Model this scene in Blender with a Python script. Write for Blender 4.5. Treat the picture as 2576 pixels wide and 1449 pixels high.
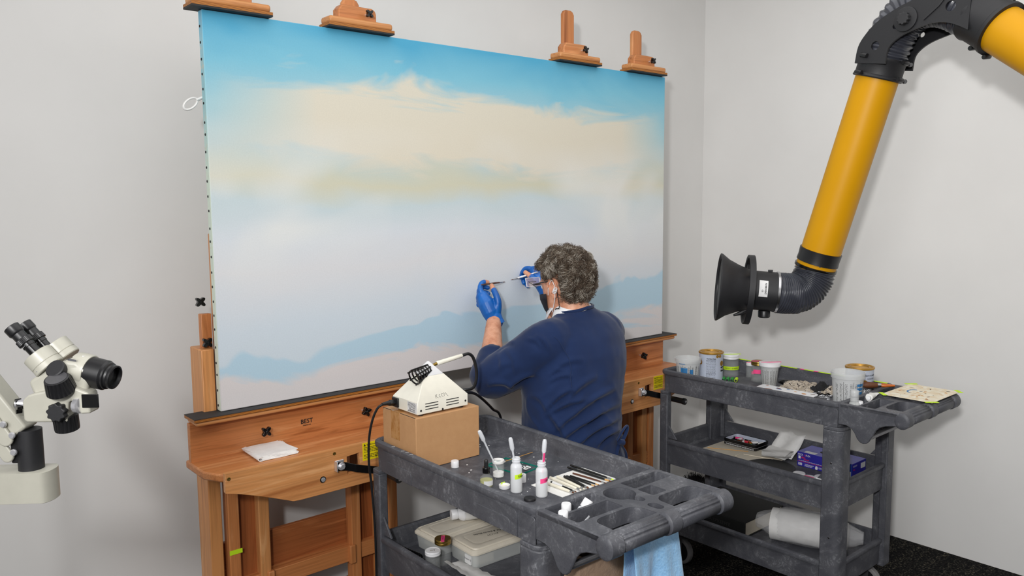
import bpy, bmesh, math, random
import numpy as np
from mathutils import Vector, Matrix, noise
from mathutils.geometry import tessellate_polygon
random.seed(7)
SC = bpy.context.scene
COL = SC.collection
for _o in list(bpy.data.objects): bpy.data.objects.remove(_o)
V = Vector
PI = math.pi

# ------------------------------------------------------------ camera, world, lights
cam_d = bpy.data.cameras.new('camera'); cam = bpy.data.objects.new('camera', cam_d); COL.objects.link(cam)
cam_d.sensor_width = 36.0; cam_d.lens = 2017.668/2576*36.0; cam_d.clip_start = .05
_yaw, _pit, _rol = 0.8632909, 0.1066121, -0.0089439
_d = V((math.cos(_yaw)*math.cos(_pit), math.sin(_yaw)*math.cos(_pit), -math.sin(_pit)))
_r = V((math.sin(_yaw), -math.cos(_yaw), 0)); _u = _r.cross(_d)
_r2 = math.cos(_rol)*_r + math.sin(_rol)*_u; _u2 = -math.sin(_rol)*_r + math.cos(_rol)*_u
cam.matrix_world = Matrix(((_r2.x,_u2.x,-_d.x,-.90275),(_r2.y,_u2.y,-_d.y,-2.46506),(_r2.z,_u2.z,-_d.z,1.64),(0,0,0,1)))
SC.camera = cam
SC.view_settings.view_transform = 'Standard'; SC.view_settings.look = 'None'
SC.view_settings.gamma = 1.0; SC.view_settings.use_curve_mapping = False
SC.view_settings.exposure = 0.0
wd = bpy.data.worlds.new('world'); SC.world = wd; wd.use_nodes = True
wd.node_tree.nodes['Background'].inputs[0].default_value = (1.0,.99,.985,1); wd.node_tree.nodes['Background'].inputs[1].default_value = .20
def area(name, loc, target, size, power, col=(1,1,1), sy=None):
    l = bpy.data.lights.new(name,'AREA'); l.energy = power; l.size = size; l.color = col
    if sy: l.shape = 'RECTANGLE'; l.size_y = sy
    o = bpy.data.objects.new(name,l); COL.objects.link(o); o.location = loc
    o.rotation_euler = (V(target)-V(loc)).to_track_quat('-Z','Y').to_euler(); return o
area('ceiling_softbox', (.85,-1.7,2.93), (.85,-1.7,0), 3.0, 36, (1,.995,.99), 2.8)
area('flash_lamp', (-1.50,-2.64,2.08), (2.6,-1.1,1.5), .15, 27, (1,.992,.985)).data.spread = math.radians(112)
area('left_fill', (-2.3,-2.3,2.5), (.3,.3,1.2), 1.9, 58, (1,.995,.99))  # broad fill light added to brighten the left side, no known lamp there

# ------------------------------------------------------------ materials
def lin(c):
    return tuple((x/255/12.92 if x/255<=.04045 else ((x/255+.055)/1.055)**2.4) for x in c)
class NT:
    def __init__(s, name, rough=.5, metal=0., spec=.5):
        s.m = bpy.data.materials.new(name); s.m.use_nodes = True; s.t = s.m.node_tree
        s.b = s.t.nodes['Principled BSDF']; s.set('Roughness',rough); s.set('Metallic',metal); s.set('Specular IOR Level',spec)
    def set(s,k,v): s.b.inputs[k].default_value = v
    def n(s,typ,**k):
        n = s.t.nodes.new(typ)
        for a,v in k.items():
            if a.startswith('i_'): n.inputs[a[2:].replace('_',' ')].default_value = v
            else: setattr(n,a,v)
        return n
    def l(s,a,b): s.t.links.new(a,b)
    def coord(s,scale=(1,1,1),rot=(0,0,0),kind='Object'):
        tc = s.n('ShaderNodeTexCoord'); mp = s.n('ShaderNodeMapping'); mp.inputs['Scale'].default_value = scale; mp.inputs['Rotation'].default_value = rot
        s.l(tc.outputs[kind],mp.inputs[0]); return mp.outputs[0]
    def noise(s,co,scale,detail=4,rough=.55,dist=0):
        n = s.n('ShaderNodeTexNoise'); n.inputs['Scale'].default_value = scale; n.inputs['Detail'].default_value = detail
        n.inputs['Roughness'].default_value = rough; n.inputs['Distortion'].default_value = dist; s.l(co,n.inputs['Vector']); return n.outputs[0]
    def ramp(s,f,stops,interp='LINEAR'):
        r = s.n('ShaderNodeValToRGB'); e = r.color_ramp.elements; r.color_ramp.interpolation = interp
        while len(e)<len(stops): e.new(.5)
        for q,(p,c) in zip(e,stops):
            q.position = p; q.color = (*lin(c),1) if not isinstance(c,(int,float)) else (c,c,c,1)
        s.l(f,r.inputs[0]); return r.outputs[0]
    def math(s,op,a,b=None,c=None,clamp=False):
        m = s.n('ShaderNodeMath',operation=op); m.use_clamp = clamp
        for i,x in enumerate((a,b,c)):
            if x is None: continue
            if isinstance(x,(int,float)): m.inputs[i].default_value = x
            else: s.l(x,m.inputs[i])
        return m.outputs[0]
    def mix(s,f,a,b,mode='MIX'):
        m = s.n('ShaderNodeMix',data_type='RGBA',blend_type=mode)
        for i,x in ((0,f),(6,a),(7,b)):
            if isinstance(x,(int,float)): m.inputs[i].default_value = x
            elif isinstance(x,tuple): m.inputs[i].default_value = (*lin(x),1)
            else: s.l(x,m.inputs[i])
        return m.outputs[2]
    def bump(s,h,st=.2,dist=.002):
        b = s.n('ShaderNodeBump'); b.inputs['Strength'].default_value = st; b.inputs['Distance'].default_value = dist
        s.l(h,b.inputs['Height']); s.l(b.outputs[0],s.b.inputs['Normal'])
    def base(s,c):
        if isinstance(c,tuple): s.set('Base Color',(*lin(c),1))
        else: s.l(c,s.b.inputs['Base Color'])
        return s
def plain(name,c,rough=.5,metal=0.,spec=.5,var=.06,vs=30,bump=0):
    t = NT(name,rough,metal,spec); co = t.coord(); nz = t.noise(co,vs,3)
    d = tuple(max(0,x*(1-var)) for x in c); u = tuple(min(255,x*(1+var)) for x in c)
    t.base(t.ramp(nz,[(.3,d),(.7,u)]))
    if bump: t.bump(nz,bump,.001)
    return t.m
def wood(name,axis,c0,c1,c2,rough=.42):
    t = NT(name,rough,0,.45); sc = [1.,1.,1.]; sc['xyz'.index(axis)] = .07
    co = t.coord(tuple(sc)); a = t.noise(co,18,5,.6,1.6); fine = t.noise(t.coord(tuple(x if x>.5 else .02 for x in sc)),170,3,.6)
    col = t.ramp(a,[(.28,c0),(.46,c1),(.56,c1),(.68,c2)])
    f = t.ramp(fine,[(.38,.72),(.55,1.)])
    t.base(t.mix(.55,col,f,'MULTIPLY')); t.bump(fine,.1,.001); return t.m
def glassy(name,c=(235,240,238),rough=.03,alpha=.22,ior=1.45):
    t = NT(name,rough,0,.6); t.base(c); t.set('Alpha',alpha); t.set('IOR',ior); return t.m
def clear(name,c=(245,250,248),rough=.0,ior=1.45):
    t = NT(name,rough); t.base(c); t.set('Transmission Weight',1.); t.set('IOR',ior); return t.m
M = {}
o0,o1,o2 = (148,84,42),(196,126,74),(214,150,98)
for ax in 'xyz': M['oak_'+ax] = wood('oak_'+ax,ax,o0,o1,o2)
r0,r1,r2 = (112,56,26),(160,92,50),(182,112,66)
for ax in 'xyz': M['red_'+ax] = wood('red_oak_'+ax,ax,r0,r1,r2)
b0,b1,b2 = (168,104,56),(206,142,86),(222,164,110)
for ax in 'xyz': M['pale_'+ax] = wood('pale_oak_'+ax,ax,b0,b1,b2)
t = NT('plywood_edge',.5); co = t.coord(); sx = t.n('ShaderNodeSeparateXYZ'); t.l(co,sx.inputs[0])
w = t.math('SINE',t.math('MULTIPLY',sx.outputs[2],2100.)); t.base(t.ramp(w,[(0.2,(122,66,20)),(.6,(206,136,52))])); M['ply'] = t.m
t = NT('grey_cart_plastic',.5,0,.4); co = t.coord((1,1,1)); w1 = t.noise(co,5,3,.6,2.5); w2 = t.noise(co,30,6,.75,3.); 
sw = t.math('MULTIPLY',t.ramp(w1,[(.45,0.),(.68,1.)]),t.ramp(w2,[(.5,0.),(.68,1.)]))
fb = t.noise(co,260,2)
t.base(t.mix(sw,t.mix(t.ramp(w1,[(.4,0.),(.62,.55)]),t.ramp(fb,[(.3,(66,67,73)),(.7,(76,77,83))]),(92,93,98)),(132,133,138))); t.bump(fb,.12,.001); M['cart'] = t.m
M['black'] = plain('black_plastic',(24,24,26),.38); M['rubber'] = plain('black_rubber',(40,40,42),.7)
M['gloss_black'] = plain('gloss_black',(14,14,15),.2); M['matte_black'] = plain('matte_black',(28,28,31),.55,vs=200,bump=.1)
M['steel'] = plain('steel',(190,190,192),.25,1.); M['chrome'] = plain('chrome',(222,222,226),.22,.7)
M['grey_steel'] = plain('grey_steel',(120,120,124),.4,.8)
M['white'] = plain('white_plastic',(232,232,234),.4,var=.01); M['paper'] = plain('white_paper',(228,227,224),.8,var=.02,vs=9)
M['tissue'] = plain('white_tissue',(232,231,229),.9,var=.02,vs=40,bump=.15)
M['board'] = plain('cream_board',(214,205,188),.8,var=.03,vs=8)
M['yellow'] = plain('yellow_enamel',(204,146,0),.45,0,.25,var=.015,vs=4)
M['hose'] = plain('dark_vinyl_hose',(58,60,68),.28,0,.5,var=.05)
M['ivory'] = plain('ivory_enamel',(232,228,214),.35,var=.015); M['ink'] = plain('black_ink',(22,22,24),.7)
M['scope'] = plain('putty_enamel',(176,174,162),.35,var=.015)
M['neon'] = plain('neon_yellow_tape',(200,238,30),.6,var=.02); M['pink'] = plain('neon_pink_tape',(250,74,140),.6,var=.02)
M['green'] = plain('green_label',(30,150,60),.5)
M['label_yellow'] = plain('yellow_label',(232,208,10),.5,var=.02)
M['label_white'] = plain('white_label',(222,222,222),.5,var=.02); M['blue'] = plain('box_blue',(48,44,150),.4,var=.04)
M['red'] = plain('print_red',(205,40,60),.5); M['gold'] = plain('gold_lid',(186,140,58),.3,.65,vs=60); M['gold_seal'] = plain('gold_seal',(196,152,82),.45,.2); M['brass'] = plain('brass_lid',(150,122,60),.3,.9)
t = NT('kraft_cardboard',.75); nz = t.noise(t.coord(),34,5,.7); t.base(t.ramp(nz,[(.3,(184,138,94)),(.7,(192,147,102))])); t.bump(t.noise(t.coord(),300,2),.08,.001); M['kraft'] = t.m
t = NT('kraft_paper_bag',.8); nz = t.noise(t.coord(),18,5,.65); t.base(t.ramp(nz,[(.3,(140,116,96)),(.7,(156,132,110))])); t.bump(nz,.6,.01); M['bag'] = t.m
t = NT('packing_tape',.25); nz = t.noise(t.coord((1,1,.5)),60,4,.7); t.base(t.ramp(nz,[(.38,(160,108,52)),(.56,(184,138,88))])); M['tape'] = t.m
M['clear'] = clear('clear_glass'); M['thin_glass'] = glassy('thin_glass',(240,244,243),.02,.07); M['thin_plastic'] = glassy('thin_plastic',(225,228,226),.25,.42)
M['milky'] = glassy('milky_plastic',(240,242,246),.38,.68)
M['pipette'] = glassy('pipette_plastic',(240,243,248),.18,.62)
M['cupplastic'] = glassy('cup_plastic',(226,228,228),.3,.40)
M['cloud'] = glassy('cloudy_liquid',(206,208,194),.3,.6); M['oil'] = glassy('pale_oil',(214,214,140),.05,.6)
M['teal_glass'] = glassy('teal_glass',(90,120,120),.03,.07); M['teal_edge'] = plain('teal_glass_edge',(10,120,104),.15)
M['stick'] = plain('wood_stick',(206,156,88),.6); M['bristle'] = plain('brown_bristle',(96,54,26),.6,vs=200)
M['amber'] = plain('amber_handle',(180,92,28),.35); M['brown'] = plain('brown_handle',(84,46,26),.35)
M['cream'] = plain('cream_handle',(226,220,202),.4); M['tub'] = plain('cream_lid',(214,206,190),.45,var=.02)
# ------------------------------------------------------------ mesh builder
class MB:
    def __init__(s): s.v=[]; s.f=[]; s.sm=[]; s.mi=[]
    def add(s,vs,fs,mx=None,smooth=False,mi=0):
        k=len(s.v)
        for p in vs:
            p=V(p); s.v.append(mx@p if mx else p)
        for f in fs: s.f.append([k+i for i in f]); s.sm.append(smooth); s.mi.append(mi)
        return s
    def box(s,c,d,mx=None,mi=0):
        x,y,z=(q/2 for q in d); c=V(c)
        vs=[c+V((a*x,b*y,e*z)) for a in(-1,1) for b in(-1,1) for e in(-1,1)]
        return s.add(vs,[(0,1,3,2),(4,6,7,5),(0,4,5,1),(2,3,7,6),(0,2,6,4),(1,5,7,3)],mx,False,mi)
    def span(s,a,b,mx=None,mi=0):
        return s.box([(p+q)/2 for p,q in zip(a,b)],[abs(q-p) for p,q in zip(a,b)],mx,mi)
    def prism(s,pts,z0,z1,mx=None,holes=(),smooth=False,mi=0):
        loops=[list(pts)]+[list(h) for h in holes]; flat=[p for l in loops for p in l]; n=len(flat)
        tri=tessellate_polygon([[V((p[0],p[1],0)) for p in l] for l in loops])
        vs=[(p[0],p[1],z0) for p in flat]+[(p[0],p[1],z1) for p in flat]; fs=[]
        if len(loops)==1: fs=[tuple(range(n-1,-1,-1)),tuple(range(n,2*n))]
        else:
            for t3 in tri: fs+=[tuple(t3),tuple(n+i for i in reversed(t3))]
        k=0
        for l in loops:
            m=len(l)
            for i in range(m): j=(i+1)%m; fs.append((k+i,k+j,n+k+j,n+k+i))
            k+=m
        return s.add(vs,fs,mx,smooth,mi)
    def loft(s,rings,cap0=True,cap1=True,closed=True,smooth=True,mx=None,mi=0,loop=False):
        n=len(rings[0]); vs=[p for r in rings for p in r]; fs=[]; R=len(rings)
        for i in range(R if loop else R-1):
            for j in range(n if closed else n-1):
                a=i*n+j; b=i*n+(j+1)%n; i2=((i+1)%R)*n; fs.append((a,b,i2+(j+1)%n,i2+j))
        if cap0 and not loop: fs.append(tuple(range(n-1,-1,-1)))
        if cap1 and not loop: fs.append(tuple((R-1)*n+j for j in range(n)))
        return s.add(vs,fs,mx,smooth,mi)
    def lathe(s,prof,n=24,mx=None,mi=0,cap0=True,cap1=True,smooth=True):
        rings=[[(max(r,1e-5)*math.cos(2*PI*j/n),max(r,1e-5)*math.sin(2*PI*j/n),z) for j in range(n)] for r,z in prof]
        return s.loft(rings,cap0,cap1,True,smooth,mx,mi)
    def tube(s,pts,r,n=10,cap=True,mx=None,mi=0,smooth=True,flat=1.,up=None):
        P=[V(p) for p in pts]; rr=r if isinstance(r,(list,tuple)) else [r]*len(P)
        rings=[]; T=None; N=None
        for i,p in enumerate(P):
            t=(P[min(i+1,len(P)-1)]-P[max(i-1,0)]).normalized()
            if N is None:
                a=V(up) if up else (V((0,0,1)) if abs(t.z)<.9 else V((1,0,0))); N=(a-t*a.dot(t)).normalized()
            else: N=(N-t*N.dot(t)).normalized()
            B=t.cross(N); rings.append([p+(N*math.cos(2*PI*j/n)*flat+B*math.sin(2*PI*j/n))*rr[i] for j in range(n)])
        return s.loft(rings,cap,cap,True,smooth,mx,mi)
    def build(s,name,mat,parent=None,bevel=0,seg=2,sharp=38,mods=None):
        me=bpy.data.meshes.new(name); me.from_pydata([tuple(v) for v in s.v],[],s.f)
        ms=mat if isinstance(mat,(list,tuple)) else [mat]
        for q in ms: me.materials.append(M[q] if isinstance(q,str) else q)
        me.polygons.foreach_set('use_smooth',s.sm if not bevel else [True]*len(s.f)); me.polygons.foreach_set('material_index',s.mi)
        bm=bmesh.new(); bm.from_mesh(me); bmesh.ops.recalc_face_normals(bm,faces=bm.faces); bm.to_mesh(me); bm.free()
        try: me.set_sharp_from_angle(angle=math.radians(sharp))
        except Exception: pass
        o=bpy.data.objects.new(name,me); COL.objects.link(o)
        if parent: o.parent=parent
        if bevel:
            b=o.modifiers.new('bevel','BEVEL'); b.width=bevel; b.segments=seg; b.limit_method='ANGLE'; b.angle_limit=math.radians(40); b.harden_normals=False
        return o
def rot(ax,deg): return Matrix.Rotation(math.radians(deg),4,ax)
def tr(x,y,z): return Matrix.Translation((x,y,z))
def frame(o,z,x=None):
    z=V(z).normalized(); a=V(x) if x else (V((0,0,1)) if abs(z.z)<.9 else V((1,0,0)))
    x=(a-z*a.dot(z)).normalized(); y=z.cross(x); o=V(o)
    return Matrix(((x.x,y.x,z.x,o.x),(x.y,y.y,z.y,o.y),(x.z,y.z,z.z,o.z),(0,0,0,1)))
def tag(o,label,cat,group=None):
    o['label']=label; o['category']=cat
    if group: o['group']=group
    return o
def thing(name,label,cat,loc=(0,0,0),rz=0,group=None):
    o=bpy.data.objects.new(name,None); o.empty_display_size=.05; COL.objects.link(o); o.location=loc; o.rotation_euler=(0,0,rz)
    return tag(o,label,cat,group)
def rrect(x0,x1,y0,y1,r,n=5,z=None):
    pts=[]
    for cx,cy,a in ((x1-r,y1-r,0),(x0+r,y1-r,90),(x0+r,y0+r,180),(x1-r,y0+r,270)):
        for i in range(n+1):
            q=math.radians(a+90*i/n); pts.append((cx+r*math.cos(q),cy+r*math.sin(q)) if z is None else (cx+r*math.cos(q),cy+r*math.sin(q),z))
    return pts
_tc={}
def lettering(body,size,mat,parent,mx,depth=.0004,name='lettering',align='CENTER',shear=0,sx=1.,bold=0):
    key=(body,align,shear,bold,size)
    if key not in _tc:
        c=bpy.data.curves.new('txt','FONT'); c.body=body; c.size=size; c.align_x=align; c.align_y='CENTER'; c.shear=shear; c.resolution_u=2; c.offset=bold*size; c.fill_mode='FRONT'
        o=bpy.data.objects.new('txt',c); me=bpy.data.meshes.new_from_object(o); bpy.data.objects.remove(o); bpy.data.curves.remove(c)
        _tc[key]=me
    src=_tc[key]; b=MB(); vs=[(v.co.x*sx,v.co.y,0) for v in src.vertices]; b.add(vs,[tuple(p.vertices) for p in src.polygons],mx@tr(0,0,depth))
    return b.build(name,mat,parent)
def smoothstep(a,b,x):
    t=min(1,max(0,(x-a)/(b-a))); return t*t*(3-2*t)
# ------------------------------------------------------------ the room
def struct(o): o['kind']='structure'; return o
t=NT('wall_paint',.75,0,.3); nz=t.noise(t.coord(),3,3); f2=t.noise(t.coord(),240,3)
t.base(t.ramp(nz,[(.3,(226,225,223)),(.7,(230,229,227))])); t.bump(f2,.12,.0008); M['wall']=t.m
t=NT('carpet',.95,0,.1); co=t.coord()
w1=t.n('ShaderNodeTexVoronoi'); w1.inputs['Scale'].default_value=150; t.l(t.coord((1,.75,1)),w1.inputs['Vector'])
band=t.noise(t.coord((.35,3.,1)),9,4,.7); fl=t.noise(co,90,3,.7)
c1=t.ramp(t.math('MULTIPLY',band,fl),[(.14,(26,26,27)),(.24,(62,60,54)),(.36,(120,114,98))])
t.base(t.mix(t.ramp(w1.outputs['Distance'],[(.1,1.),(.55,.0)]),(16,16,17),c1)); t.bump(w1.outputs['Distance'],1.,-.006); M['carpet']=t.m
b=MB(); b.span((-3.2,-4.2,-.02),(2.954,.35,0)); struct(b.build('floor','carpet'))
b=MB(); b.span((-3.2,.35,0),(3.03,.45,3)); struct(b.build('wall_back','wall'))
b=MB(); b.span((2.954,-4.2,0),(3.03,.35,3)); struct(b.build('wall_right','wall'))
b=MB(); b.span((-3.2,-4.2,3),(3.03,.45,3.05)); struct(b.build('ceiling','wall'))

# ------------------------------------------------------------ the painting: a plain colour-field canvas
PZ=.9935; PW=2.168; PH=1.226
t=NT('canvas_paint',.62,0,.3); co=t.coord(); sx=t.n('ShaderNodeSeparateXYZ'); t.l(co,sx.inputs[0])
u=t.math('DIVIDE',sx.outputs[0],PW); v=t.math('DIVIDE',sx.outputs[2],PH)
n1=t.noise(t.coord((1.1,1,2.2)),1.7,3,.5,.6); n2=t.noise(t.coord((.8,1,3.2)),2.6,4,.55,1.)
vw=t.math('ADD',v,t.math('MULTIPLY',t.math('SUBTRACT',n1,.5),.16))
base=t.ramp(vw,[(.0,(201,216,226)),(.2,(206,217,226)),(.34,(218,219,222)),(.44,(214,220,226)),(.53,(199,213,217)),(.60,(208,206,184)),(.68,(188,205,205)),(.80,(166,203,212)),(.90,(124,190,212)),(.99,(80,166,202))])
bw=t.math('ABSOLUTE',t.math('SUBTRACT',t.math('ADD',t.math('ADD',v,t.math('MULTIPLY',u,.035)),t.math('MULTIPLY',t.math('SUBTRACT',n2,.5),.30)),.755))
side=t.math('MULTIPLY',t.ramp(u,[(.01,0.),(.17,1.)]),t.ramp(u,[(.86,1.),(.995,0.)]))
cm=t.math('MULTIPLY',t.math('MULTIPLY',t.ramp(bw,[(.075,1.),(.135,0.)]),side),.92)
c1=t.mix(cm,base,(222,213,194))
n3=t.noise(t.coord((1,1,1.3)),1.9,2,.5,.4)
wm=t.math('MULTIPLY',t.math('MULTIPLY',t.ramp(t.math('ABSOLUTE',t.math('SUBTRACT',v,.52)),[(.05,1.),(.24,0.)]),t.ramp(n3,[(.44,0.),(.60,1.)])),.8)
c2=t.mix(wm,c1,(228,229,226))
hill=t.math('SUBTRACT',v,t.math('ADD',t.math('MULTIPLY',n1,.34),t.math('ADD',t.math('MULTIPLY',u,.10),-.06)))
hm=t.ramp(hill,[(.0,1.),(.012,0.)])
c3=t.mix(t.math('MULTIPLY',hm,.9),c2,(178,208,225))
low=t.math('SUBTRACT',v,t.math('ADD',t.math('MULTIPLY',n2,.24),-.06)); lm=t.ramp(low,[(.0,1.),(.03,0.)])
c4=t.mix(t.math('MULTIPLY',lm,.85),c3,(222,212,209))
wv=t.noise(t.coord((1,1,1)),220,2); c5=t.mix(.16,c4,t.ramp(wv,[(.3,.72),(.7,1.)]),'MULTIPLY')
t.base(c5); t.bump(wv,.12,.0006); M['canvas']=t.m
t=NT('canvas_edge',.7); co=t.coord(); sx=t.n('ShaderNodeSeparateXYZ'); t.l(co,sx.inputs[0]); nz=t.noise(co,40,4)
t.base(t.mix(t.ramp(nz,[(.55,0.),(.7,.6)]),t.ramp(t.math('DIVIDE',sx.outputs[2],PH),[(.0,(214,222,208)),(.6,(206,220,206)),(.8,(150,196,204)),(.93,(150,198,212)),(1.,(110,176,206))]),(206,196,172))); M['canvas_edge']=t.m
pa=thing('painting','large unframed landscape-format canvas in pale blue, cream and white on easels','painting',(0,0,PZ))
b=MB(); b.span((0,0,.001),(PW,.031,PH))
o=b.build('canvas',['canvas','canvas_edge'],pa,.003,2)
for p_ in o.data.polygons: p_.material_index = 0 if p_.normal.y<-.9 else 1
tb=MB(); tb.lathe([(0,0),(.0042,0),(.0036,.0012),(0,.0018)],8); k=None
rz_=random.Random(3)
for i in range(26):
    z=.022+i*.0462+rz_.uniform(-.007,.007); y=.018+rz_.uniform(-.002,.002)
    if k is None: k=tb.build('tack','ink',pa); q=k
    else: q=k.copy(); COL.objects.link(q)
    q.location=(-.0003,y,z); q.rotation_euler=(0,-PI/2,0)
b=MB(); pts=[]
for i in range(25):
    a=2*PI*i/24; pts.append((-.034+.021*math.cos(a),.036,.950+.015*math.sin(a)+.5*.021*math.cos(a)))
b.tube(pts,.0055,8,flat=.6); b.tube([(-.016,.036,.962),(.03,.036,.985)],.008,8,flat=.6); b.build('tie_loop','tissue',pa)

# ------------------------------------------------------------ the two easels
def knob_mb(b,o,r=.02,ph=45):
    """four-lobed clamp knob, axis towards -y"""
    mx=frame(o,(0,-1,0),(1,0,0))
    pts=[]
    for i in range(48):
        a=2*PI*i/48; c=abs(math.cos(2*(a-math.radians(ph)))) 
        rr=r*(.42+.58*c**1.7); pts.append((rr*math.cos(a),rr*math.sin(a)))
    b.lathe([(r*.42,0),(r*.42,r*.5)],14,mx)
    b.prism(pts,r*.45,r*1.15,mx)
    b.lathe([(r*.3,r*1.15),(r*.26,r*1.3),(0,r*1.32)],12,mx,mi=0)
def make_easel(cx,left,label,hl,hr,tape):
    root=thing('easel',label,'easel',(cx,0,0))
    P=lambda n,mat,b,par=root,bev=.002: b.build(n,mat,par,bev)
    # ledge the picture stands on
    b=MB(); b.span((-hl,-.039,.983),(hr,.05,.9915)); led=P('ledge','ply',b,bev=0)
    b=MB(); b.span((-hl,-.040,.9915),(hr,.052,.9935)); b.build('rubber_strip','rubber',led)
    b=MB(); b.span((-hl+.008,-.034,.9675),(hr-.006,.05,.983)); b.build('ledge_lip','pale_x',led,.007,3)
    b=MB(); b.span((-hl+.004,.02,.838),(hr-.03,.042,.968)); P('backboard','oak_x',b)
    # shelf with clipped corners
    b=MB(); b.prism([(-hl,.06),(-hl,-.09),(-hl+.03,-.15),(-hl+.05,-.16),(hr-.05,-.16),(hr-.03,-.15),(hr,-.09),(hr,.06)],.820,.845); P('shelf','oak_x',b,bev=.005)
    # apron with crank opening
    out=[(-.371,.852),(-.371,.793)]
    for i in range(7): q=i/6; out.append((-.371+.21*q,.793-.077*(q**1.15)))
    out+= [(-.14,.714),(.14,.714)]
    for i in range(7): q=1-i/6; out.append((.371-.21*q,.793-.077*(q**1.15)))
    out+= [(.371,.793),(.371,.852)]
    out=[p for i,p in enumerate(out) if i==0 or (p[0]-out[i-1][0])**2+(p[1]-out[i-1][1])**2>1e-6]
    hole=[(.030,.758),(.030,.818),(.076,.822),(.078,.766)]
    mx=Matrix(((1,0,0,0),(0,0,1,0),(0,1,0,0),(0,0,0,1)))
    b=MB(); b.prism(out,-.176,-.160,mx,[hole]); ap=P('apron','pale_x',b,bev=.0012)
    for x,z in ((-.36,.835),(-.015,.838)):
        b=MB(); b.lathe([(.0055,0),(.0055,.0008),(.0035,.0014),(.0015,.0006),(0,.0006)],12,frame((x,-.176,z),(0,-1,0))); b.build('screw','brass',ap)
    b=MB(); b.lathe([(.0105,0),(.0105,.001),(.008,.0015)],16,frame((-.058,-.176,.762),(0,-1,0)),mi=1); b.lathe([(.0075,.001),(.0075,.004),(.004,.005),(0,.005)],12,frame((-.058,-.176,.762),(0,-1,0)))
    b.build('bolt',['chrome','gloss_black'],ap)
    # warning label
    b=MB(); b.span((.088,-.1772,.790),(.152,-.1761,.851)); wl=b.build('warning_label','label_yellow',ap,.0004)
    mt=lambda x,z: frame((x,-.1773,z),(0,-1,0),(1,0,0))
    b=MB(); b.prism([(-.004,-.003),(.004,-.003),(0,.005)],0,.0004,mt(.096,.8425)); b.build('warning_mark','ink',wl)
    lettering('WARNING: To avoid injury',.0062,'ink',wl,mt(.103,.8425),align='LEFT',sx=.62,bold=.03)
    b=MB(); rr=random.Random(int(cx*99))
    for i in range(8):
        if i==4: continue
        x=.093
        while x<.146:
            w=rr.uniform(.003,.009); w=min(w,.149-x); b.box((x+w/2,-.1774,.834-i*.005),(w,.0004,.0018)); x+=w+.0016
    b.build('fine_print','ink',wl)
    # crank
    mc=frame((0,-.176,.797),(0,-1,0),(1,0,0))
    b=MB(); b.span((-.017,-.017,0),(.017,.017,.004),mc); b.span((-.017,-.017,0),(-.013,.017,.02),mc); cr=b.build('crank','chrome',root,.002)
    b=MB(); b.prism([(.009*math.cos(PI/3*i),.009*math.sin(PI/3*i)) for i in range(6)],.02,.028,mc); b.lathe([(.013,.017),(.013,.020)],18,mc); b.build('hex_nut','chrome',cr,.0008)
    b=MB()
    rings=[]
    for x,y,h in ((-.012,-.186,.014),(.018,-.188,.014),(.03,-.192,.013),(.045,-.206,.013),(.06,-.207,.013),(.15,-.209,.012)):
        z=.797-.30*max(0,x-.0); rings.append([(x,y-.0025,z-h),(x,y-.0025,z+h),(x,y+.0025,z+h),(x,y+.0025,z-h)])
    b.loft(rings,smooth=False); b.build('crank_arm','gloss_black',cr,.0008)
    b=MB(); hz=.752; mh=frame((.142,-.212,hz),(0,-1,0)); b.lathe([(.008,0),(.0115,.01),(.0125,.05),(.0125,.085),(.0145,.088),(.0145,.1),(.011,.102),(0,.102)],20,mh); b.build('crank_handle','black',cr)
    b=MB(); b.lathe([(.006,.1015),(.006,.1035),(.003,.1045),(0,.1045)],12,mh); b.build('handle_screw','steel',cr)
    # clamp knobs on backboard
    for x in (-.168,.204) if left else (-.2,.222):
        b=MB(); knob_mb(b,(x,.006,.905),.0185,45 if x<0 else 20); kk=b.build('clamp_knob','gloss_black',root,.0012)
        b=MB(); b.tube([(x-.0,.02,.905),(x,-.004,.905)],.004,10); b.build('stud','chrome',kk)
    # maker's stamp
    if left:
        ms=frame((-.012,.0196,.905),(0,-1,0),(1,0,0))
        lettering('BEST',.021,'ink',root,ms,bold=.02); lettering('richesonart.com',.0072,'ink',root,ms@tr(0,-.0125,0),sx=.62,bold=.02)
    # masts
    for i,mxp in enumerate((-.222,.222)):
        b=MB(); b.span((mxp-.034,.062,.12),(mxp+.034,.074,1.9)); ms=b.build('mast','red_z',root)
        for s_ in (-1,1):
            b=MB(); b.span((mxp+s_*.051-.0185,.030,.12),(mxp+s_*.051+.0185,.072,.82)); b.span((mxp+s_*.051-.0185,.056,.82),(mxp+s_*.051+.0185,.09,1.55)); b.build('mast_rail','oak_z' if s_<0 else 'pale_z',ms,.003)
        top=(2.42,2.34,2.452,2.424)[i+(0 if left else 2)]
        if i==0 and left: top=2.46
        r_=.034
        pts=[(mxp-r_,1.55),(mxp-r_,top-.018),(mxp-r_*.75,top-.005),(mxp-r_*.4,top),(mxp+r_*.4,top),(mxp+r_*.75,top-.005),(mxp+r_,top-.018),(mxp+r_,1.55)]
        b=MB(); b.prism(pts,.050,.068,mx); b.build('sliding_mast','oak_z',ms,.006,3)
        # top holder
        zt=PZ+PH
        b=MB(); b.span((mxp-.125,-.028,zt+.006),(mxp+.125,.045,zt+.015)); ho=b.build('top_holder','ply',root,.0008)
        b=MB(); b.span((mxp-.1245,-.028,zt+.001),(mxp+.1245,.046,zt+.006)); b.build('rubber_pad','rubber',ho)
        b=MB(); b.span((mxp-.121,-.024,zt+.015),(mxp+.121,.042,zt+.038)); b.build('holder_lip','pale_x',ho,.008,3)
        q=.073; zb=zt+.036
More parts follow.
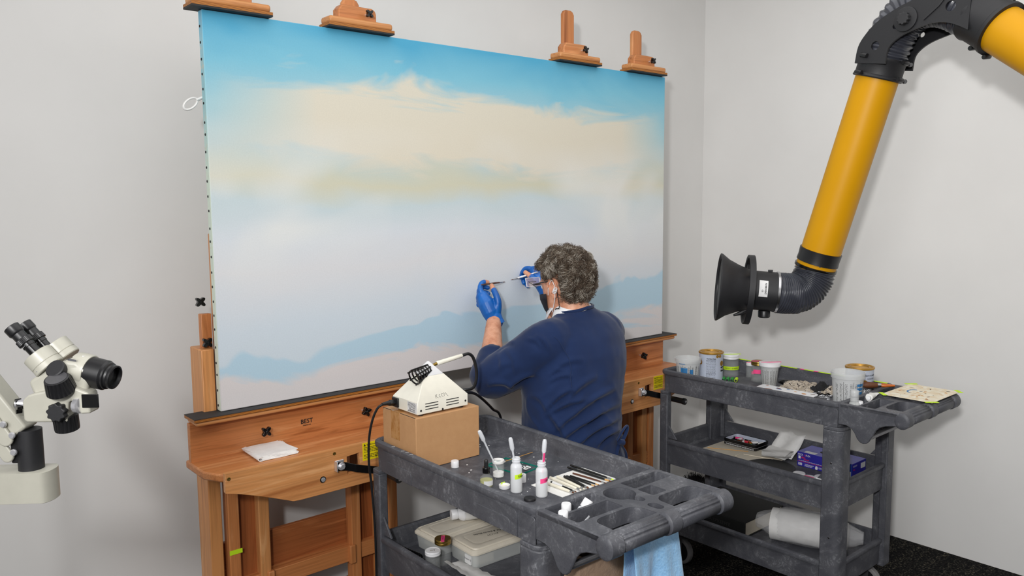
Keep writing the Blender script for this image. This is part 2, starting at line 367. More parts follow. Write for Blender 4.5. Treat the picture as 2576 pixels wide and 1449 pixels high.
        b=MB(); b.prism([(mxp-q,zb),(mxp-q,zb+.033),(mxp-q+.014,zb+.05),(mxp+q-.017,zb+.05),(mxp+q-.004,zb+.043),(mxp+q,zb+.032),(mxp+q,zb)],.004,.046,mx); b.build('holder_block','oak_x',ho,.005,3)
        b=MB(); knob_mb(b,(mxp+.030,-.010,zb+.025),.0155,45 if i else 25); kn=b.build('clamp_knob','gloss_black',ho,.001)
        b=MB(); b.tube([(mxp+.03,.005,zb+.025),(mxp+.03,-.014,zb+.025)],.0035,10); b.build('stud','chrome',kn)
    # outer legs, inner sliding posts
    for s_ in (-1,1):
        x=s_*.329
        b=MB(); b.span((x-.02,.034,.12),(x+.02,.135,1.19)); lg=b.build('leg','pale_z' if s_<0 else 'oak_z',root,.003)
        b=MB(); b.span((x-.001,.075,1.0),(x+.032,.10,1.297)); b.build('sliding_post','oak_z',lg,.002)
        for q in ((x+.01,.075,1.208),(x+.005,.105,1.335)):
            b=MB(); knob_mb(b,q,.018); b.build('clamp_knob','gloss_black',lg)
        b=MB(); b.span((x-.025,-.17,.06),(x+.025,.30,.12)); b.build('foot','oak_y',root,.006)
        for wy in (-.13,.26):
            b=MB(); b.lathe([(0,-.012),(.026,-.012),(.028,0),(.026,.012),(0,.012)],18,frame((x,wy,.028),(1,0,0))); wh=b.build('wheel','rubber',root)
            b=MB(); b.box((x,wy,.05),(.036,.02,.03)); b.build('wheel_bracket','steel',wh)
    # lower rails
    b=MB(); b.span((-.31,.076,.408),(.31,.094,.535)); P('low_board','red_x',b)
    b=MB(); b.span((-.31,.036,.352),(.31,.098,.41)); P('low_rail','oak_x',b)
    for x in (-.152,.156):
        b=MB(); b.span((x-.016,.022,.345),(x+.008,.040,.415)); P('guide_block','oak_z',b,bev=.004)
    b=MB(); b.span((-.31,.08,.14),(.31,.1,.27)); P('bottom_board','red_x',b)
    if tape:
        b=MB(); b.span((-.292,.0285,.508),(-.250,.0296,.523)); b.build('neon_tape','neon',root)
    return root
make_easel(.309,True,'oak double-mast easel left of the person, with maker stamp and folded tissue on shelf',.405,.40,True)
make_easel(1.803,False,'oak double-mast easel right of the person, beside the corner and the back cart',.40,.428,False)
# folded tissue
b=MB()
for k_ in range(5):
    z=.8465+k_*.0028; s_=.004*k_
    rings=[]
    for i in range(9):
        q=i/8; x=.075+.122*q; a=.0006*math.sin(9*q+k_)
        rings.append([(x+.004*math.sin(k_*2),-.118+s_*.6,z+a),(x+.012*math.sin(k_),.03-s_,z+a+.001),(x+.012*math.sin(k_),.03-s_,z+a+.0032),(x+.004*math.sin(k_*2),-.118+s_*.6,z+a+.0026)])
    b.loft(rings,smooth=True)
rings=[]
for i in range(9):
    a=-PI/2+PI*i/8; rings.append([(.078-.014*math.cos(a),-.118,.853+.0075*math.sin(a)),(.083-.012*math.cos(a),.03,.853+.0075*math.sin(a)),(.083-.009*math.cos(a),.03,.853+.0055*math.sin(a)),(.078-.011*math.cos(a),-.118,.853+.0055*math.sin(a))])
b.loft(rings)
tag(b.build('folded_tissue','tissue'),'folded white tissue lying on the wooden easel shelf below the maker stamp','tissue')
# ------------------------------------------------------------ the two utility carts
W_=.455
def tray(b,x0,x1,y0,y1,zr,zf,zb,r=.03,lip=.008):
    R=lambda i,z: rrect(x0+i,x1-i,y0+i,y1-i,max(.006,r-i),5,z)
    rings=[R(.012,zb+.006),R(.006,zb),R(.003,zb),R(.001,zr-.022),R(-lip*.7,zr-.019),R(-lip,zr-.011),R(-lip*.8,zr-.003),R(-.001,zr),R(.008,zr),R(.013,zr-.006),R(.016,zf+.012),R(.022,zf+.003),R(.032,zf)]
    b.loft(rings)
def make_cart(loc,rz,L,label):
    root=thing('utility_cart',label,'cart',(*loc,0),rz)
    P=lambda n,mat,b,par=root,bev=.003,seg=2: b.build(n,mat,par,bev,seg)
    tt=None
    for nm,zr,zf,zb,i in (('top_tray',.893,.832,.795,0),('middle_tray',.579,.505,.468,.002),('bottom_tray',.262,.192,.155,.002)):
        b=MB(); tray(b,i,W_-i,-L,0,zr,zf,zb); q=b.build(nm,'cart',root,sharp=30)
        if nm=='top_tray': tt=q
    mX=Matrix(((0,0,1,0),(-1,0,0,0),(0,1,0,0),(0,0,0,1)))    # (v,z) -> y=-v , extruded along x
    def panel(v0,v1,z0,z1,r,x,d):
        pts=[(v0,z0)]+[(v0+r-r*math.cos(a),z1-r+r*math.sin(a)) for a in [PI/2*k/5 for k in range(6)]]+[(v1-r+r*math.sin(a),z1-r+r*math.cos(a)) for a in [PI/2*k/5 for k in range(6)]]+[(v1,z0)]
        b=MB(); b.prism(pts,x,x+d,mX); b.build('side_panel','cart',tt,.0012)
    for x,d in ((-.0012,.004),(W_-.003,.004)):
        panel(.045,L-.075,.797,.868,.016,x,d); panel(.07,.22,.797,.838,.016,x-.0012 if x<0 else x+.0012,d); panel(L-.26,L-.10,.797,.838,.016,x-.0012 if x<0 else x+.0012,d)
        panel(L-.062,L-.004,.797,.868,.012,x,d)
    # posts
    def post(poly,nm='post'):
        b=MB(); b.prism(poly,.142,.785); p=P(nm,'cart',b,bev=.005)
        cx=sum(q[0] for q in poly)/len(poly); cy=sum(q[1] for q in poly)/len(poly)
        b=MB(); b.prism([(cx+(x-cx)*.975,cy+(y-cy)*.975) for x,y in poly],.785,.797); b.build('post_collar','cart',p,.002)
        return p
    for s_ in (0,1):
        f=(lambda x:x) if s_==0 else (lambda x:W_-x)
        we=.032 if s_==0 else .112
        post([(f(x),y) for x,y in (((-.007,-.002),(-.007,-.040),(.026,-.040),(.030,-.026),(.112,-.026),(.112,.004),(-.001,.004)) if s_ else ((-.007,-.002),(-.007,-.040),(.024,-.040),(.024,.004),(-.001,.004)))])
        pts=[(-.007,-(L-.058))]+[(-.007+.03-.03*math.cos(a),-(L+.016)+.03-.03*math.sin(a)) for a in [PI/2*k/6 for k in range(7)]]+[(.070,-(L+.016)),(.070,-(L-.012)),(.030,-(L-.02)),(.024,-(L-.058))]
        p=post([(f(x),y) for x,y in pts])
        for z,yy in ((.66,-(L-.02)),(.37,-(L-.02))):
            b=MB(); b.lathe([(.004,0),(.004,.0006),(.0025,.0012),(0,.0012)],10,frame((f(-.007),yy,z),(-1 if s_==0 else 1,0,0))); b.build('rivet','steel',p)
    # corner gussets
    for x in (.0,W_-.02):
        for y,sg in ((-.026,-1),(-(L-.02),1)):
            b=MB(); b.prism([(0,.585),(0,.66),(.06*sg,.585)],x+.004,x+.012,Matrix(((0,0,1,0),(1,0,0,y),(0,1,0,0),(0,0,0,1)))); b.build('gusset','cart',root,.002)
    # handle tray
    def T(pts): return [(x,-(L+v)) for x,v in pts]
    def rr(x0,x1,v0,v1,r): return [(x,-(L+v)) for x,v in rrect(x0,x1,v0,v1,r,3)]
    cup=[(.250,-(L+.098)),(.258,-(L+.108)),(.258,-(L+.122)),(.251,-(L+.132)),(.241,-(L+.133)),(.232,-(L+.124)),(.229,-(L+.110)),(.222,-(L+.100))]
    for i in range(19): a=math.radians(105+330*i/18*.94); cup.append((.235+.043*math.cos(a),-(L+.058)-.043*math.sin(a)))
    slot=rr(.226,.254,.152,.197,.0138)
    g1=T([(.052,.206),(.054,.16),(.058,.149),(.066,.142),(.075,.138),(.085,.136),(.17,.136),(.183,.138),(.195,.145),(.203,.154),(.206,.165),(.208,.206)])
    g2=[(W_-.02-(x-.0)+.025,y) for x,y in g1]; g2=[(x+.02,y) for x,y in g2]
    A=rr(.020,.185,.006,.060,.006); Cc=rr(.020,.178,.068,.124,.006); B=rr(.292,.440,.006,.060,.006); D=rr(.290,.345,.070,.124,.006)
    holes=[A,Cc,B,D,cup,slot,g1,g2]
    out=T(rrect(0,W_,-.002,.216,.006,3))
    b=MB(); b.prism(out,.878,.890,None,holes); ht=b.build('handle_tray','cart',root)
    for h,dz,fl in ((A,.062,1),(Cc,.058,1),(B,.062,1),(D,.055,1),(cup,.062,1),(slot,.045,1),(g1,.035,0),(g2,.035,0)):
        cx=sum(p[0] for p in h)/len(h); cy=sum(p[1] for p in h)/len(h)
        sc=lambda k,z:[(cx+(x-cx)*k,cy+(y-cy)*k,z) for x,y in h]
        b=MB()
        if fl: b.loft([sc(1.0,.8885),sc(.985,.884),sc(.95,.886-dz),sc(.99,.884-dz),sc(1.015,.885)],cap0=False,cap1=False); b.loft([sc(.95,.886-dz),sc(.95,.8845-dz)])
        else: b.loft([sc(1.0,.8885),sc(.985,.884),sc(.96,.886-dz),sc(.99,.886-dz),sc(1.02,.885)],cap0=False,cap1=False)
        b.build('pocket' if fl else 'grip_opening','cart',ht,sharp=60)
    prof=[(-.004,.890),(-.004,.812),(.03,.812),(.048,.804),(.060,.790),(.070,.771),(.080,.761),(.092,.757),(.104,.760),(.114,.769),(.126,.792),(.138,.816),(.150,.829),(.17,.838),(.215,.848),(.232,.852),(.244,.864),(.246,.876),(.240,.887),(.226,.893)]
    for x in (0,W_-.008):
        b=MB(); b.prism([(L+v,z) for v,z in prof],x,x+.008,mX); b.build('side_cheek','cart',ht,.003)
    yb=-(L+.226)
    def bar(x0,x1,r,ribs,nm):
        rings=[]; n=110
        for x,k in ((x0,.55),(x0+.0015,.8),(x0+.006,1),(x1-.006,1),(x1-.0015,.8),(x1,.55)):
            rg=[]
            for j in range(n):
                a=2*PI*j/n; q=r*k
                if ribs and .22<a/PI<.92: q-=.0030*(.5-.5*math.cos((a-.22*PI)/(.70*PI)*2*PI*5))
                rg.append((x,yb+q*math.cos(a)*1.05,.867+q*math.sin(a)*1.1))
            rings.append(rg)
        b=MB(); b.loft(rings); b.build(nm,'cart',ht,sharp=50)
    bar(-.004,.048,.0262,0,'grip_mount'); bar(.204,.252,.0262,0,'grip_mount'); bar(W_-.048,W_+.004,.0262,0,'grip_mount')
    bar(.046,.206,.0232,1,'grip'); bar(.250,W_-.046,.0232,1,'grip')
    b=MB(); b.tube([(.006,-(L+.104),.778),(W_-.006,-(L+.104),.778)],.009,14); b.build('towel_bar','grey_steel',root)
    # casters
    for x in (.054,W_-.054):
        for y in (-.08,-(L-.06)):
            b=MB(); b.lathe([(.024,.140),(.024,.156)],16,tr(x,y,0)); 
            rings=[]
            b.span((x-.022,y-.018,.050),(x-.018,y+.018,.142)); b.span((x+.018,y-.018,.050),(x+.022,y+.018,.142)); b.span((x-.022,y-.018,.136),(x+.022,y+.018,.142))
            ca=b.build('caster','grey_steel',root);

            b=MB(); b.lathe([(0,-.013),(.054,-.013),(.060,-.010),(.0625,0),(.060,.010),(.054,.013),(0,.013)],28,frame((x,y,.0625),(1,0,0))); b.build('wheel','tyre',ca)
            b=MB(); b.lathe([(.03,-.0145),(.046,-.0135),(.046,.0135),(.03,.0145)],24,frame((x,y,.0625),(1,0,0))); b.build('hub','black',ca)
    return root
M['tyre']=plain('grey_tyre',(122,120,120),.5)
make_cart((.381,-.277),math.radians(-.705),.783,'front grey plastic utility cart carrying the cardboard box and solvent bottles')
make_cart((1.891,-.220),math.radians(.338),.826,'back grey plastic utility cart by the right wall carrying cans and a palette')
# ------------------------------------------------------------ things on the front cart
ZT=.8325; ZM=.5055; ZB=.1925
def part(b,name,mat,par,bev=0,seg=2,sharp=38): return b.build(name,mat,par,bev,seg,sharp)
bx=thing('cardboard_box','brown cardboard box in the corner of the front cart under the soldering station','box',(.403,-.488,ZT+.0005),math.radians(-.5))
b=MB(); b.span((0,0,0),(.240,.190,.1625)); part(b,'carton','kraft',bx,.002)
b=MB(); b.span((-.0008,.092,.075),(0.0002,.140,.1630)); part(b,'tape','tape',bx)
b=MB(); b.span((-.0008,.092,.1624),(.12,.140,.1632)); part(b,'tape','tape',bx)
for y0,y1 in ((.004,.09),(.142,.188)):
    b=MB(); b.span((.0005,y0,.1615),(.0022,y1,.1631)); part(b,'flap_seam','ink',bx)
lettering('USE',.012,'ink',bx,tr(.085,.05,.1628)@rot('Z',-60),shear=.2)
# soldering station
so=thing('soldering_station','ivory pyramid-shaped soldering station standing on the cardboard box','soldering station',(.418,-.477,.9955),math.radians(-.5))
w,d=.190,.140
def rg(x0,x1,y0,y1,z): return [(x0,y0,z),(x1,y0,z),(x1,y1,z),(x0,y1,z)]
b=MB(); b.loft([rg(0,w,0,d,.006),rg(0,w,0,d,.043),rg(.056,.128,.046,.094,.112)],smooth=False); part(b,'housing','ivory',so,.0018)
b=MB(); b.loft([rg(.053,.126,.044,.096,.109),rg(.053,.126,.044,.096,.112),rg(.086,.092,.068,.074,.150)],smooth=False); part(b,'cap','white',so,.0012)
for x in (.02,w-.02):
    for y in (.015,d-.015):
        b=MB(); b.lathe([(.009,0),(.009,.0065)],14,tr(x,y,0)); part(b,'foot','black',so)
for x0 in (.028,.106):
    for k in range(3):
        b=MB(); b.span((x0,-.0004,.018+k*.0085),(x0+.048,.0003,.0205+k*.0085)); part(b,'vent_slot','ink',so)
for x,z in ((.012,.018),(.092,.010),(.180,.022)):
    b=MB(); b.lathe([(.0035,0),(.003,.0012),(0,.0014)],10,frame((x,-.0001,z),(0,-1,0))); part(b,'screw','ink',so)
b=MB(); b.span((-.0006,.004,.009),(.0002,.055,.041)); lb=part(b,'rating_label','label_white',so)
ml=frame((-.0007,.0295,.019),(-1,0,0),(0,-1,0))
lettering('Dethertronics',.0075,'ink',lb,ml,sx=.75,bold=.01)
rr=random.Random(5)
b=MB()
for k,zz in enumerate((.038,.0345,.031,.0275,.024,.014,.0115)):
    y=.009+rr.uniform(0,.006)
    while y<.049: q=rr.uniform(.003,.008); b.box((-.0008,min(y+q/2,.05),zz),(.0003,q,.0012)); y+=q+.0012
o=part(b,'fine_print','ink',lb); o['kind']='stuff'
b=MB(); b.span((-.006,.104,.010),(.001,.138,.040)); part(b,'power_socket','black',so,.002)
mk=frame((.098,-.0002,.0),(0,-1,0),(1,0,0))
def stroke(pts,r=.0006): 
    b=MB()
    for pl in pts: b.tube([(x,z,.0) for x,z in pl],r,5,mx=Msl)
    return b
ang=math.atan2(.046,.069); Msl=tr(.070,0,.043)@Matrix.Rotation(PI/2-math.atan2(.046,.069),4,'X')
hw=[[(0,.004),(.002,.016)],[(.008,.017),(.002,.010),(.009,.005)],[(.019,.015),(.015,.015),(.013,.010),(.015,.006),(.019,.006)],[(.029,.016),(.025,.016),(.023,.011),(.025,.007),(.029,.007)],[(.032,.007),(.034,.018),(.037,.011),(.040,.018),(.043,.008),(.046,.005)]]
part(stroke(hw),'handwriting','ink',so)
# coil stand (slotted black funnel) on the left of the cap
mf=frame((.084,.060,.131),(-.88,-.10,-.30))
b=MB(); n=20
for k in range(6):
    r=.013+.0022*k; z0=.002+.0115*k
    b.lathe([(r,z0),(r+.0009,z0+.0045),(r-.0008,z0+.0045),(r-.0014,z0)],n,mf,cap0=False,cap1=False); 
for a in range(6):
    q=a*PI/3; b.tube([(.012*math.cos(q),.012*math.sin(q),0),(.026*math.cos(q),.026*math.sin(q),.066)],.0024,6,mx=mf)
part(b,'iron_holder','gloss_black',so)
b=MB(); b.prism([(0,0),(.046,.012),(.014,-.036)],-.001,.001,frame((.030,.044,.112),(0,-1,0),(1,0,0))); part(b,'holder_bracket','gloss_black',so)
# pen and cords
b=MB(); b.tube([(.106,.072,.134),(.126,.071,.139)],[.0045,.0055],12,mi=1); b.tube([(.122,.071,.138),(.124,.071,.1385),(.219,.070,.151),(.221,.070,.1512)],[.006,.0075,.0066,.0055],14); part(b,'iron_handle',['ivory','brass'],so)
def spline(P,k=8):
    P=[V(p) for p in P]; Q=[P[0]*2-P[1]]+P+[P[-1]*2-P[-2]]; out=[]
    for i in range(1,len(Q)-2):
        for j in range(k):
            t=j/k; a,b_,c,d_=Q[i-1],Q[i],Q[i+1],Q[i+2]
            out.append(.5*((2*b_)+(c-a)*t+(2*a-5*b_+4*c-d_)*t*t+(3*b_-a-3*c+d_)*t**3))
    return out+[P[-1]]
LO=V((.418,-.477,.9955))
def loc(P): return [V(p)-LO for p in P]
b=MB(); b.tube(spline(loc([(.638,-.407,1.1465),(.668,-.405,1.148),(.690,-.402,1.128),(.703,-.400,1.077),(.697,-.390,1.03),(.672,-.360,1.018),(.609,-.355,1.020)])),.0052,10); part(b,'iron_cord','black',so)
b=MB(); b.tube(spline(loc([(.606,-.385,1.020),(.66,-.39,1.017),(.72,-.36,1.0),(.80,-.30,.958),(.90,-.235,.89),(.965,-.205,.83),(.99,-.20,.6),(.985,-.2,.2),(.98,-.2,.008)])),.0048,10); part(b,'cable','black',so)
b=MB(); b.lathe([(.008,0),(.008,.02),(.005,.024)],12,frame((.188,.09,.03),(1,0,0))); part(b,'socket','black',so)
b=MB(); b.tube(loc([(.412,-.355,1.019),(.392,-.356,1.022)]),.0098,4,smooth=False); b.tube(loc([(.394,-.356,1.0215),(.382,-.357,1.0225),(.366,-.358,1.022)]),[.0085,.006,.0048],10)
b.tube(spline(loc([(.368,-.358,1.022),(.354,-.348,1.008),(.341,-.336,.966),(.335,-.325,.904),(.337,-.318,.824),(.345,-.315,.761),(.352,-.318,.6),(.352,-.32,.3),(.352,-.34,.01)])),.0038,10); part(b,'power_cord','black',so)
# caps, lids
def cap(name,label,cat,x,y,z,r,h,mat='white',group=None,mx=None,ribs=True):
    o=thing(name,label,cat,(x,y,z),0,group); b=MB(); n=36
    pr=[(r*.99,0),(r,.001),(r,h-.0015),(r-.0012,h),(0,h)]
    b.lathe([(0,0)]+pr,n,mx); part(b,'shell',mat,o,sharp=50); return o
cap('bottle_cap','white screw cap standing alone on the tray beside the cardboard box','cap',.515,-.530,ZT,.0122,.0205)
cap('bottle_cap','white screw cap standing behind the bottle with the neon yellow tape','cap',.582,-.766,ZT,.0118,.023)
o=thing('jar_lid','upturned white metal jar lid between the dropper bottle and yellow-taped bottle','lid',(.512,-.770,ZT))
b=MB(); b.lathe([(0,0),(.0155,0),(.016,.001),(.016,.0095),(.0148,.0098),(.0145,.002),(0,.002)],30); part(b,'rim','white',o); b=MB(); b.lathe([(0,.002),(.0144,.002),(.0144,.0028),(0,.0028)],24); part(b,'liner','cream',o)
b=MB(); b.span((.000,.014,.006),(.014,.0165,.0105)); part(b,'neon_tape','neon',o)
cap('round_cap','flat round black cap lying at the near end of the front tray','cap',.504,-.887,ZT,.0165,.0065,'matte_black')
# dropper bottle
o=thing('dropper_bottle','small glass dropper bottle with black rubber bulb and yellowish oil','bottle',(.485,-.722,ZT))
b=MB(); b.lathe([(0,.0),(.0185,0),(.0195,.002),(.0195,.02),(.018,.026),(.0105,.032),(.0085,.036),(.0085,.04)],28); part(b,'glass','thin_glass',o)
b=MB(); b.lathe([(0,.0015),(.0178,.0015),(.0182,.018),(0,.018)],24); part(b,'oil','oil',o)
b=MB(); b.lathe([(.0105,.038),(.0112,.039),(.0112,.052),(.0105,.054),(.007,.055)],24); part(b,'collar','gloss_black',o)
b=MB(); b.lathe([(.0068,.054),(.0062,.060),(.006,.068),(.0055,.074),(.0035,.078),(0,.079)],18); part(b,'rubber_bulb','black',o)
b=MB(); b.lathe([(.0197,.006),(.0197,.019)],14,None,cap0=False,cap1=False); 
me_=[(.0198*math.cos(a),.0198*math.sin(a)) for a in [math.radians(-150+90*i/10) for i in range(11)]]
b=MB(); b.loft([[(x,y,.005) for x,y in me_],[(x,y,.019) for x,y in me_]],False,False,closed=False); part(b,'paper_label','label_white',o)
# glass jar with white paste
o=thing('glass_jar','small open glass jar smeared with white paste, pipette standing in it','jar',(.556,-.690,ZT))
b=MB(); b.lathe([(0,0),(.0165,0),(.0178,.002),(.0178,.038),(.0165,.043),(.0168,.052),(.0155,.052),(.0152,.043),(.0163,.037),(.0163,.004),(0,.003)],28); part(b,'glass','thin_glass',o)
b=MB(); b.lathe([(0,.004),(.016,.004),(.016,.016),(0,.0165)],24); part(b,'paste','paper',o)
b=MB(); b.lathe([(.0173,.044),(.018,.046),(.0178,.0525),(.0165,.0533),(.0152,.052),(.0150,.045)],28,cap0=False,cap1=False); part(b,'paste_rim','tissue',o)
# wash bottles
def wash(label,x,y,tape,txt,ang,liq,h):
    o=thing('plastic_bottle',label,'bottle',(x,y,ZT)); b=MB()
    b.lathe([(0,0),(.0148,0),(.0162,.0015),(.0165,.004),(.0165,.071),(.0155,.076),(.0125,.080),(.0108,.082),(.0108,.087),(.0122,.0875),(.0122,.0895),(.0108,.090),(.0108,.093),(.012,.0935),(.012,.0955),(.0105,.096),(.0105,.099),(.0093,.099),(.0093,.084)],32,cap1=False); part(b,'body','milky',o)
    b=MB(); b.lathe([(0,.003),(.0154,.003),(.0156,h),(0,h)],32); part(b,'liquid','cloud',o)
    a0=math.radians(ang); A=[a0-.75+1.5*i/10 for i in range(11)]
    b=MB(); b.loft([[(.0169*math.cos(a),.0169*math.sin(a),.040+.004*i/10) for i,a in enumerate(A)],[(.0169*math.cos(a),.0169*math.sin(a),.053+.004*i/10) for i,a in enumerate(A)]],False,False,closed=False); tp=part(b,'tape_label',tape,o)
    al=math.radians(ang+12); lettering(txt,.0085,'ink',tp,frame((.0175*math.cos(al),.0175*math.sin(al),.0485),(math.cos(al),math.sin(al),0),(-math.sin(al),math.cos(al),0)),bold=.02,shear=.2)
    return o
wash('translucent plastic bottle with a neon yellow tape label on the front cart',.518,-.815,'neon','TAW',258,'cloud',.042)
wash('translucent plastic bottle with a neon pink tape label on the front cart',.548,-.887,'pink','150',258,'cloud',.03)
def pipette(label,a,bpt,strip=False):
    a=V(a);bpt=V(bpt); L=(a-bpt).length; o=thing('pipette',label,'pipette',bpt)
    mx=frame((0,0,0),a-bpt)
    bl=.040
    b=MB(); b.lathe([(0,.0),(.0012,0),(.0022,.03),(.0028,L-bl-.006),(.0032,L-bl-.002),(.0062,L-bl+.006),(.0065,L-bl+.018),(.0062,L-.007),(.0045,L-.002),(0,L)],18,mx); part(b,'stem','pipette',o)
    if strip:
        b=MB(); b.span((-.0052,-.0046,L-bl-.055),(.0012,-.0036,L-bl+.001),mx); part(b,'pink_strip','pink',o)
pipette('plastic pipette leaning left out of the small glass jar',(.483,-.693,.989),(.560,-.690,.842))
pipette('plastic pipette standing in the bottle with the neon yellow label',(.497,-.815,.993),(.524,-.815,.862))
pipette('plastic pipette with a pink strip standing in the pink-labelled bottle',(.560,-.888,.992),(.546,-.887,.857),True)
# glass palette and stick
o=thing('glass_plate','small square glass palette plate with teal edges on the front tray','glass plate',(.648,-.645,ZT),math.radians(8))
b=MB(); b.span((-.045,-.072,0),(.045,.066,.004)); part(b,'plate','teal_glass',o)
for a,c in (((-.0455,-.0725,0),(.0455,-.0715,.0042)),((-.0455,-.0725,0),(-.0445,.0665,.0042)),((.0445,-.0725,0),(.0455,.0665,.0042)),((-.0455,.0655,0),(.0455,.0665,.0042))):
    b=MB(); b.span(a,c); part(b,'edge','teal_edge',o)
b=MB(); rr=random.Random(8)
for i in range(22):
    x=.012+rr.gauss(0,.009); y=-.048+rr.gauss(0,.009); b.lathe([(rr.uniform(.002,.005),0),(rr.uniform(.001,.003),.0008),(0,.001)],7,tr(x,y,.004))
q=part(b,'white_paint','tissue',o); q['kind']='stuff'
o=thing('cotton_swab','long wooden cotton swab resting from the glass jar to the tray','swab'); b=MB(); b.tube([(.585,-.682,.871),(.785,-.586,.8345)],.0013,8); part(b,'stick','stick',o)
b=MB(); b.lathe([(0,0),(.0028,.002),(.0036,.007),(.0026,.013),(.001,.015)],10,frame((.578,-.6855,.8722),(.2,.096,-.0365))); part(b,'cotton_tip','tissue',o)
# pad with brushes
o=thing('paper_pad','white paper sheets under the brushes at the end of the front tray','paper',(.692,-.867,ZT))
b=MB(); b.span((-.110,-.067,0),(.108,.062,.0012)); part(b,'sheet','paper',o); b=MB(); b.span((-.085,-.066,.0012),(.106,.066,.0022),rot('Z',2)); part(b,'sheet','paper',o)
def brush(label,a,c,r,col,tipcol=None,taper=True,z=None):
    a=V((*a,ZT+.0026+r));c=V((*c,ZT+.0026+r)); L=(c-a).length; o=thing('paintbrush',label,'brush',a,0,None); mx=frame((0,0,0),c-a)
    b=MB(); b.lathe([(0,0),(r*.9,.001),(r,.01),(r*1.05,L*.55),(r*.85,L*.8),(r*.7,L*.86)],12,mx); h=part(b,'handle',col,o)
    b=MB(); b.lathe([(r*.72,L*.86),(r*.72,L*.95),(r*.6,L*.95)],10,mx); part(b,'ferrule','stick' if tipcol=='w' else 'steel',o)
    b=MB(); b.lathe([(r*.6,L*.95),(r*.55,L*.98),(0,L*1.0)],8,mx); part(b,'tip',tipcol if tipcol and tipcol!='w' else 'bristle',o)
    return o
brush('black pencil-thick brush nearest the back rim, yellow tip',(.777,-.768),(.778,-.945),.0034,'gloss_black','neon')
brush('black brush with printed handle second from the back rim',(.757,-.776),(.763,-.950),.0034,'gloss_black','w')
brush('slim brown-and-black brush third from the back rim',(.733,-.822),(.744,-.948),.0026,'brown')
brush('thin black brush with pale wooden tip, fourth from the back rim',(.712,-.832),(.718,-.947),.0025,'gloss_black','w')
brush('thin black brush crossing beside the thick black one, wooden tip',(.703,-.826),(.703,-.945),.0025,'gloss_black','w')
brush('thick black brush with brown end in the middle of the pad',(.690,-.830),(.674,-.945),.0044,'gloss_black')
brush('cream-handled brush lying beside the thick black brush',(.675,-.815),(.660,-.944),.0040,'cream','cream')
brush('cream-handled brush second from the thick black brush',(.655,-.806),(.647,-.944),.0040,'cream','cream')
o=brush('brush with white label wrapped round its black handle',(.632,-.835),(.629,-.942),.0032,'gloss_black')
b=MB(); b.lathe([(.0035,.008),(.0036,.05)],12,frame((0,0,0),(-.003,-.107,0))); part(b,'label_wrap','label_white',o)
brush('cream brush nearest the front rim side of the pad',(.616,-.838),(.618,-.943),.0042,'cream')
# bottles in the handle tray
def vial(label,x,y,z,mx=None,h=.045):
    o=thing('vial',label,'bottle',(x,y,z)); b=MB(); b.lathe([(0,0),(.0125,0),(.0135,.0015),(.0135,h),(.010,h+.004),(.010,h+.007)],24,mx); part(b,'body','milky',o)
    b=MB(); b.lathe([(.0118,h+.005),(.0124,h+.006),(.0124,h+.026),(.0112,h+.028),(0,h+.028)],30,mx); part(b,'cap','white',o,sharp=50)
vial('white-capped vial standing at the back of the handle tray pocket',.437,-1.097,.8275)
vial('white-capped vial standing in front of its twin in the tray pocket',.404,-1.120,.8275,None,.040)
vial('bluish vial tilted over in the handle tray pocket, cap upward',.470,-1.098,.846,rot('Y',36)@rot('X',10),.034)
vial('white-capped vial lying low beneath the tilted bluish vial',.462,-1.117,.852,rot('Y',62),.026)

# ------------------------------------------------------------ front cart, middle tray
def container(label,x,y,rz,w,d,txt=False):
    o=thing('food_container',label,'container',(x,y,ZM),rz)
    R=lambda i,z: rrect(i,w-i,i,d-i,.018,4,z)
    b=MB(); b.loft([R(.008,0),R(.006,.002),R(.002,.044),R(-.001,.046),R(-.001,.050),R(.001,.050),R(.004,.044),R(.009,.004),R(.010,.003)]); part(b,'tub','thin_plastic',o)
    b=MB(); b.loft([R(-.003,.047),R(-.003,.052),R(.001,.058),R(.004,.061),R(.006,.0585),R(.010,.0585),R(.012,.063),R(.020,.066),R(.030,.0665),R(.033,.0655),R(.036,.0665)]); lid=part(b,'lid','tub',o,sharp=25)
    b=MB(); b.span((.03,.02,.004),(.09,d-.02,.03)); part(b,'contents','board',o); b=MB(); b.span((.1,.025,.004),(w-.03,d-.03,.022)); part(b,'contents','grey_steel',o)
    if txt:
        mt=tr(.115,.085,.0668)@rot('Z',168)
        lettering('Pal. & Exacto Blades',.014,'ink',lid,mt,shear=.2,bold=.01,sx=.85); lettering('KCCM',.014,'ink',lid,tr(.120,.062,.0668)@rot('Z',172),shear=.2)
        b=MB(); b.span((-.0005,.02,.012),(.004,.05,.04)); sl=part(b,'side_label','label_white',o); lettering('Scissors 2',.009,'ink',sl,frame((-.0008,.035,.028),(-1,0,0),(0,-1,0)),shear=.2)
container('cream-lidded plastic container with handwriting on the lid, near the front',.546,-.580,math.radians(-2),.22,.148,True)
container('cream-lidded plastic container lying at the back under the white tube',.512,-.430,math.radians(1),.23,.130)
o=thing('squeeze_tube','large white squeeze tube lying across the two cream-lidded containers','tube',(.622,-.357,.5995),math.radians(-22))
mx=frame((0,0,0),(1,0,.02),(0,0,1)); rings=[]
b=MB(); b.lathe([(0,0),(.016,0),(.0175,.002),(.0175,.02),(.016,.021)],28,mx); part(b,'cap','white',o)
b=MB(); b.lathe([(.014,.021),(.0155,.024),(.022,.030),(.0255,.038),(.0265,.041),(.0265,.044),(.0255,.045)],28,mx); part(b,'shoulder','white',o)
for i in range(9):
    t_=i/8; a=.0255*(1-t_)+.004*t_; c=.0255*(1-t_)+.033*t_
    rings.append([(.045+.13*t_,c*math.cos(2*PI*j/24),-.002*t_-.012*t_+a*math.sin(2*PI*j/24)) for j in range(24)])
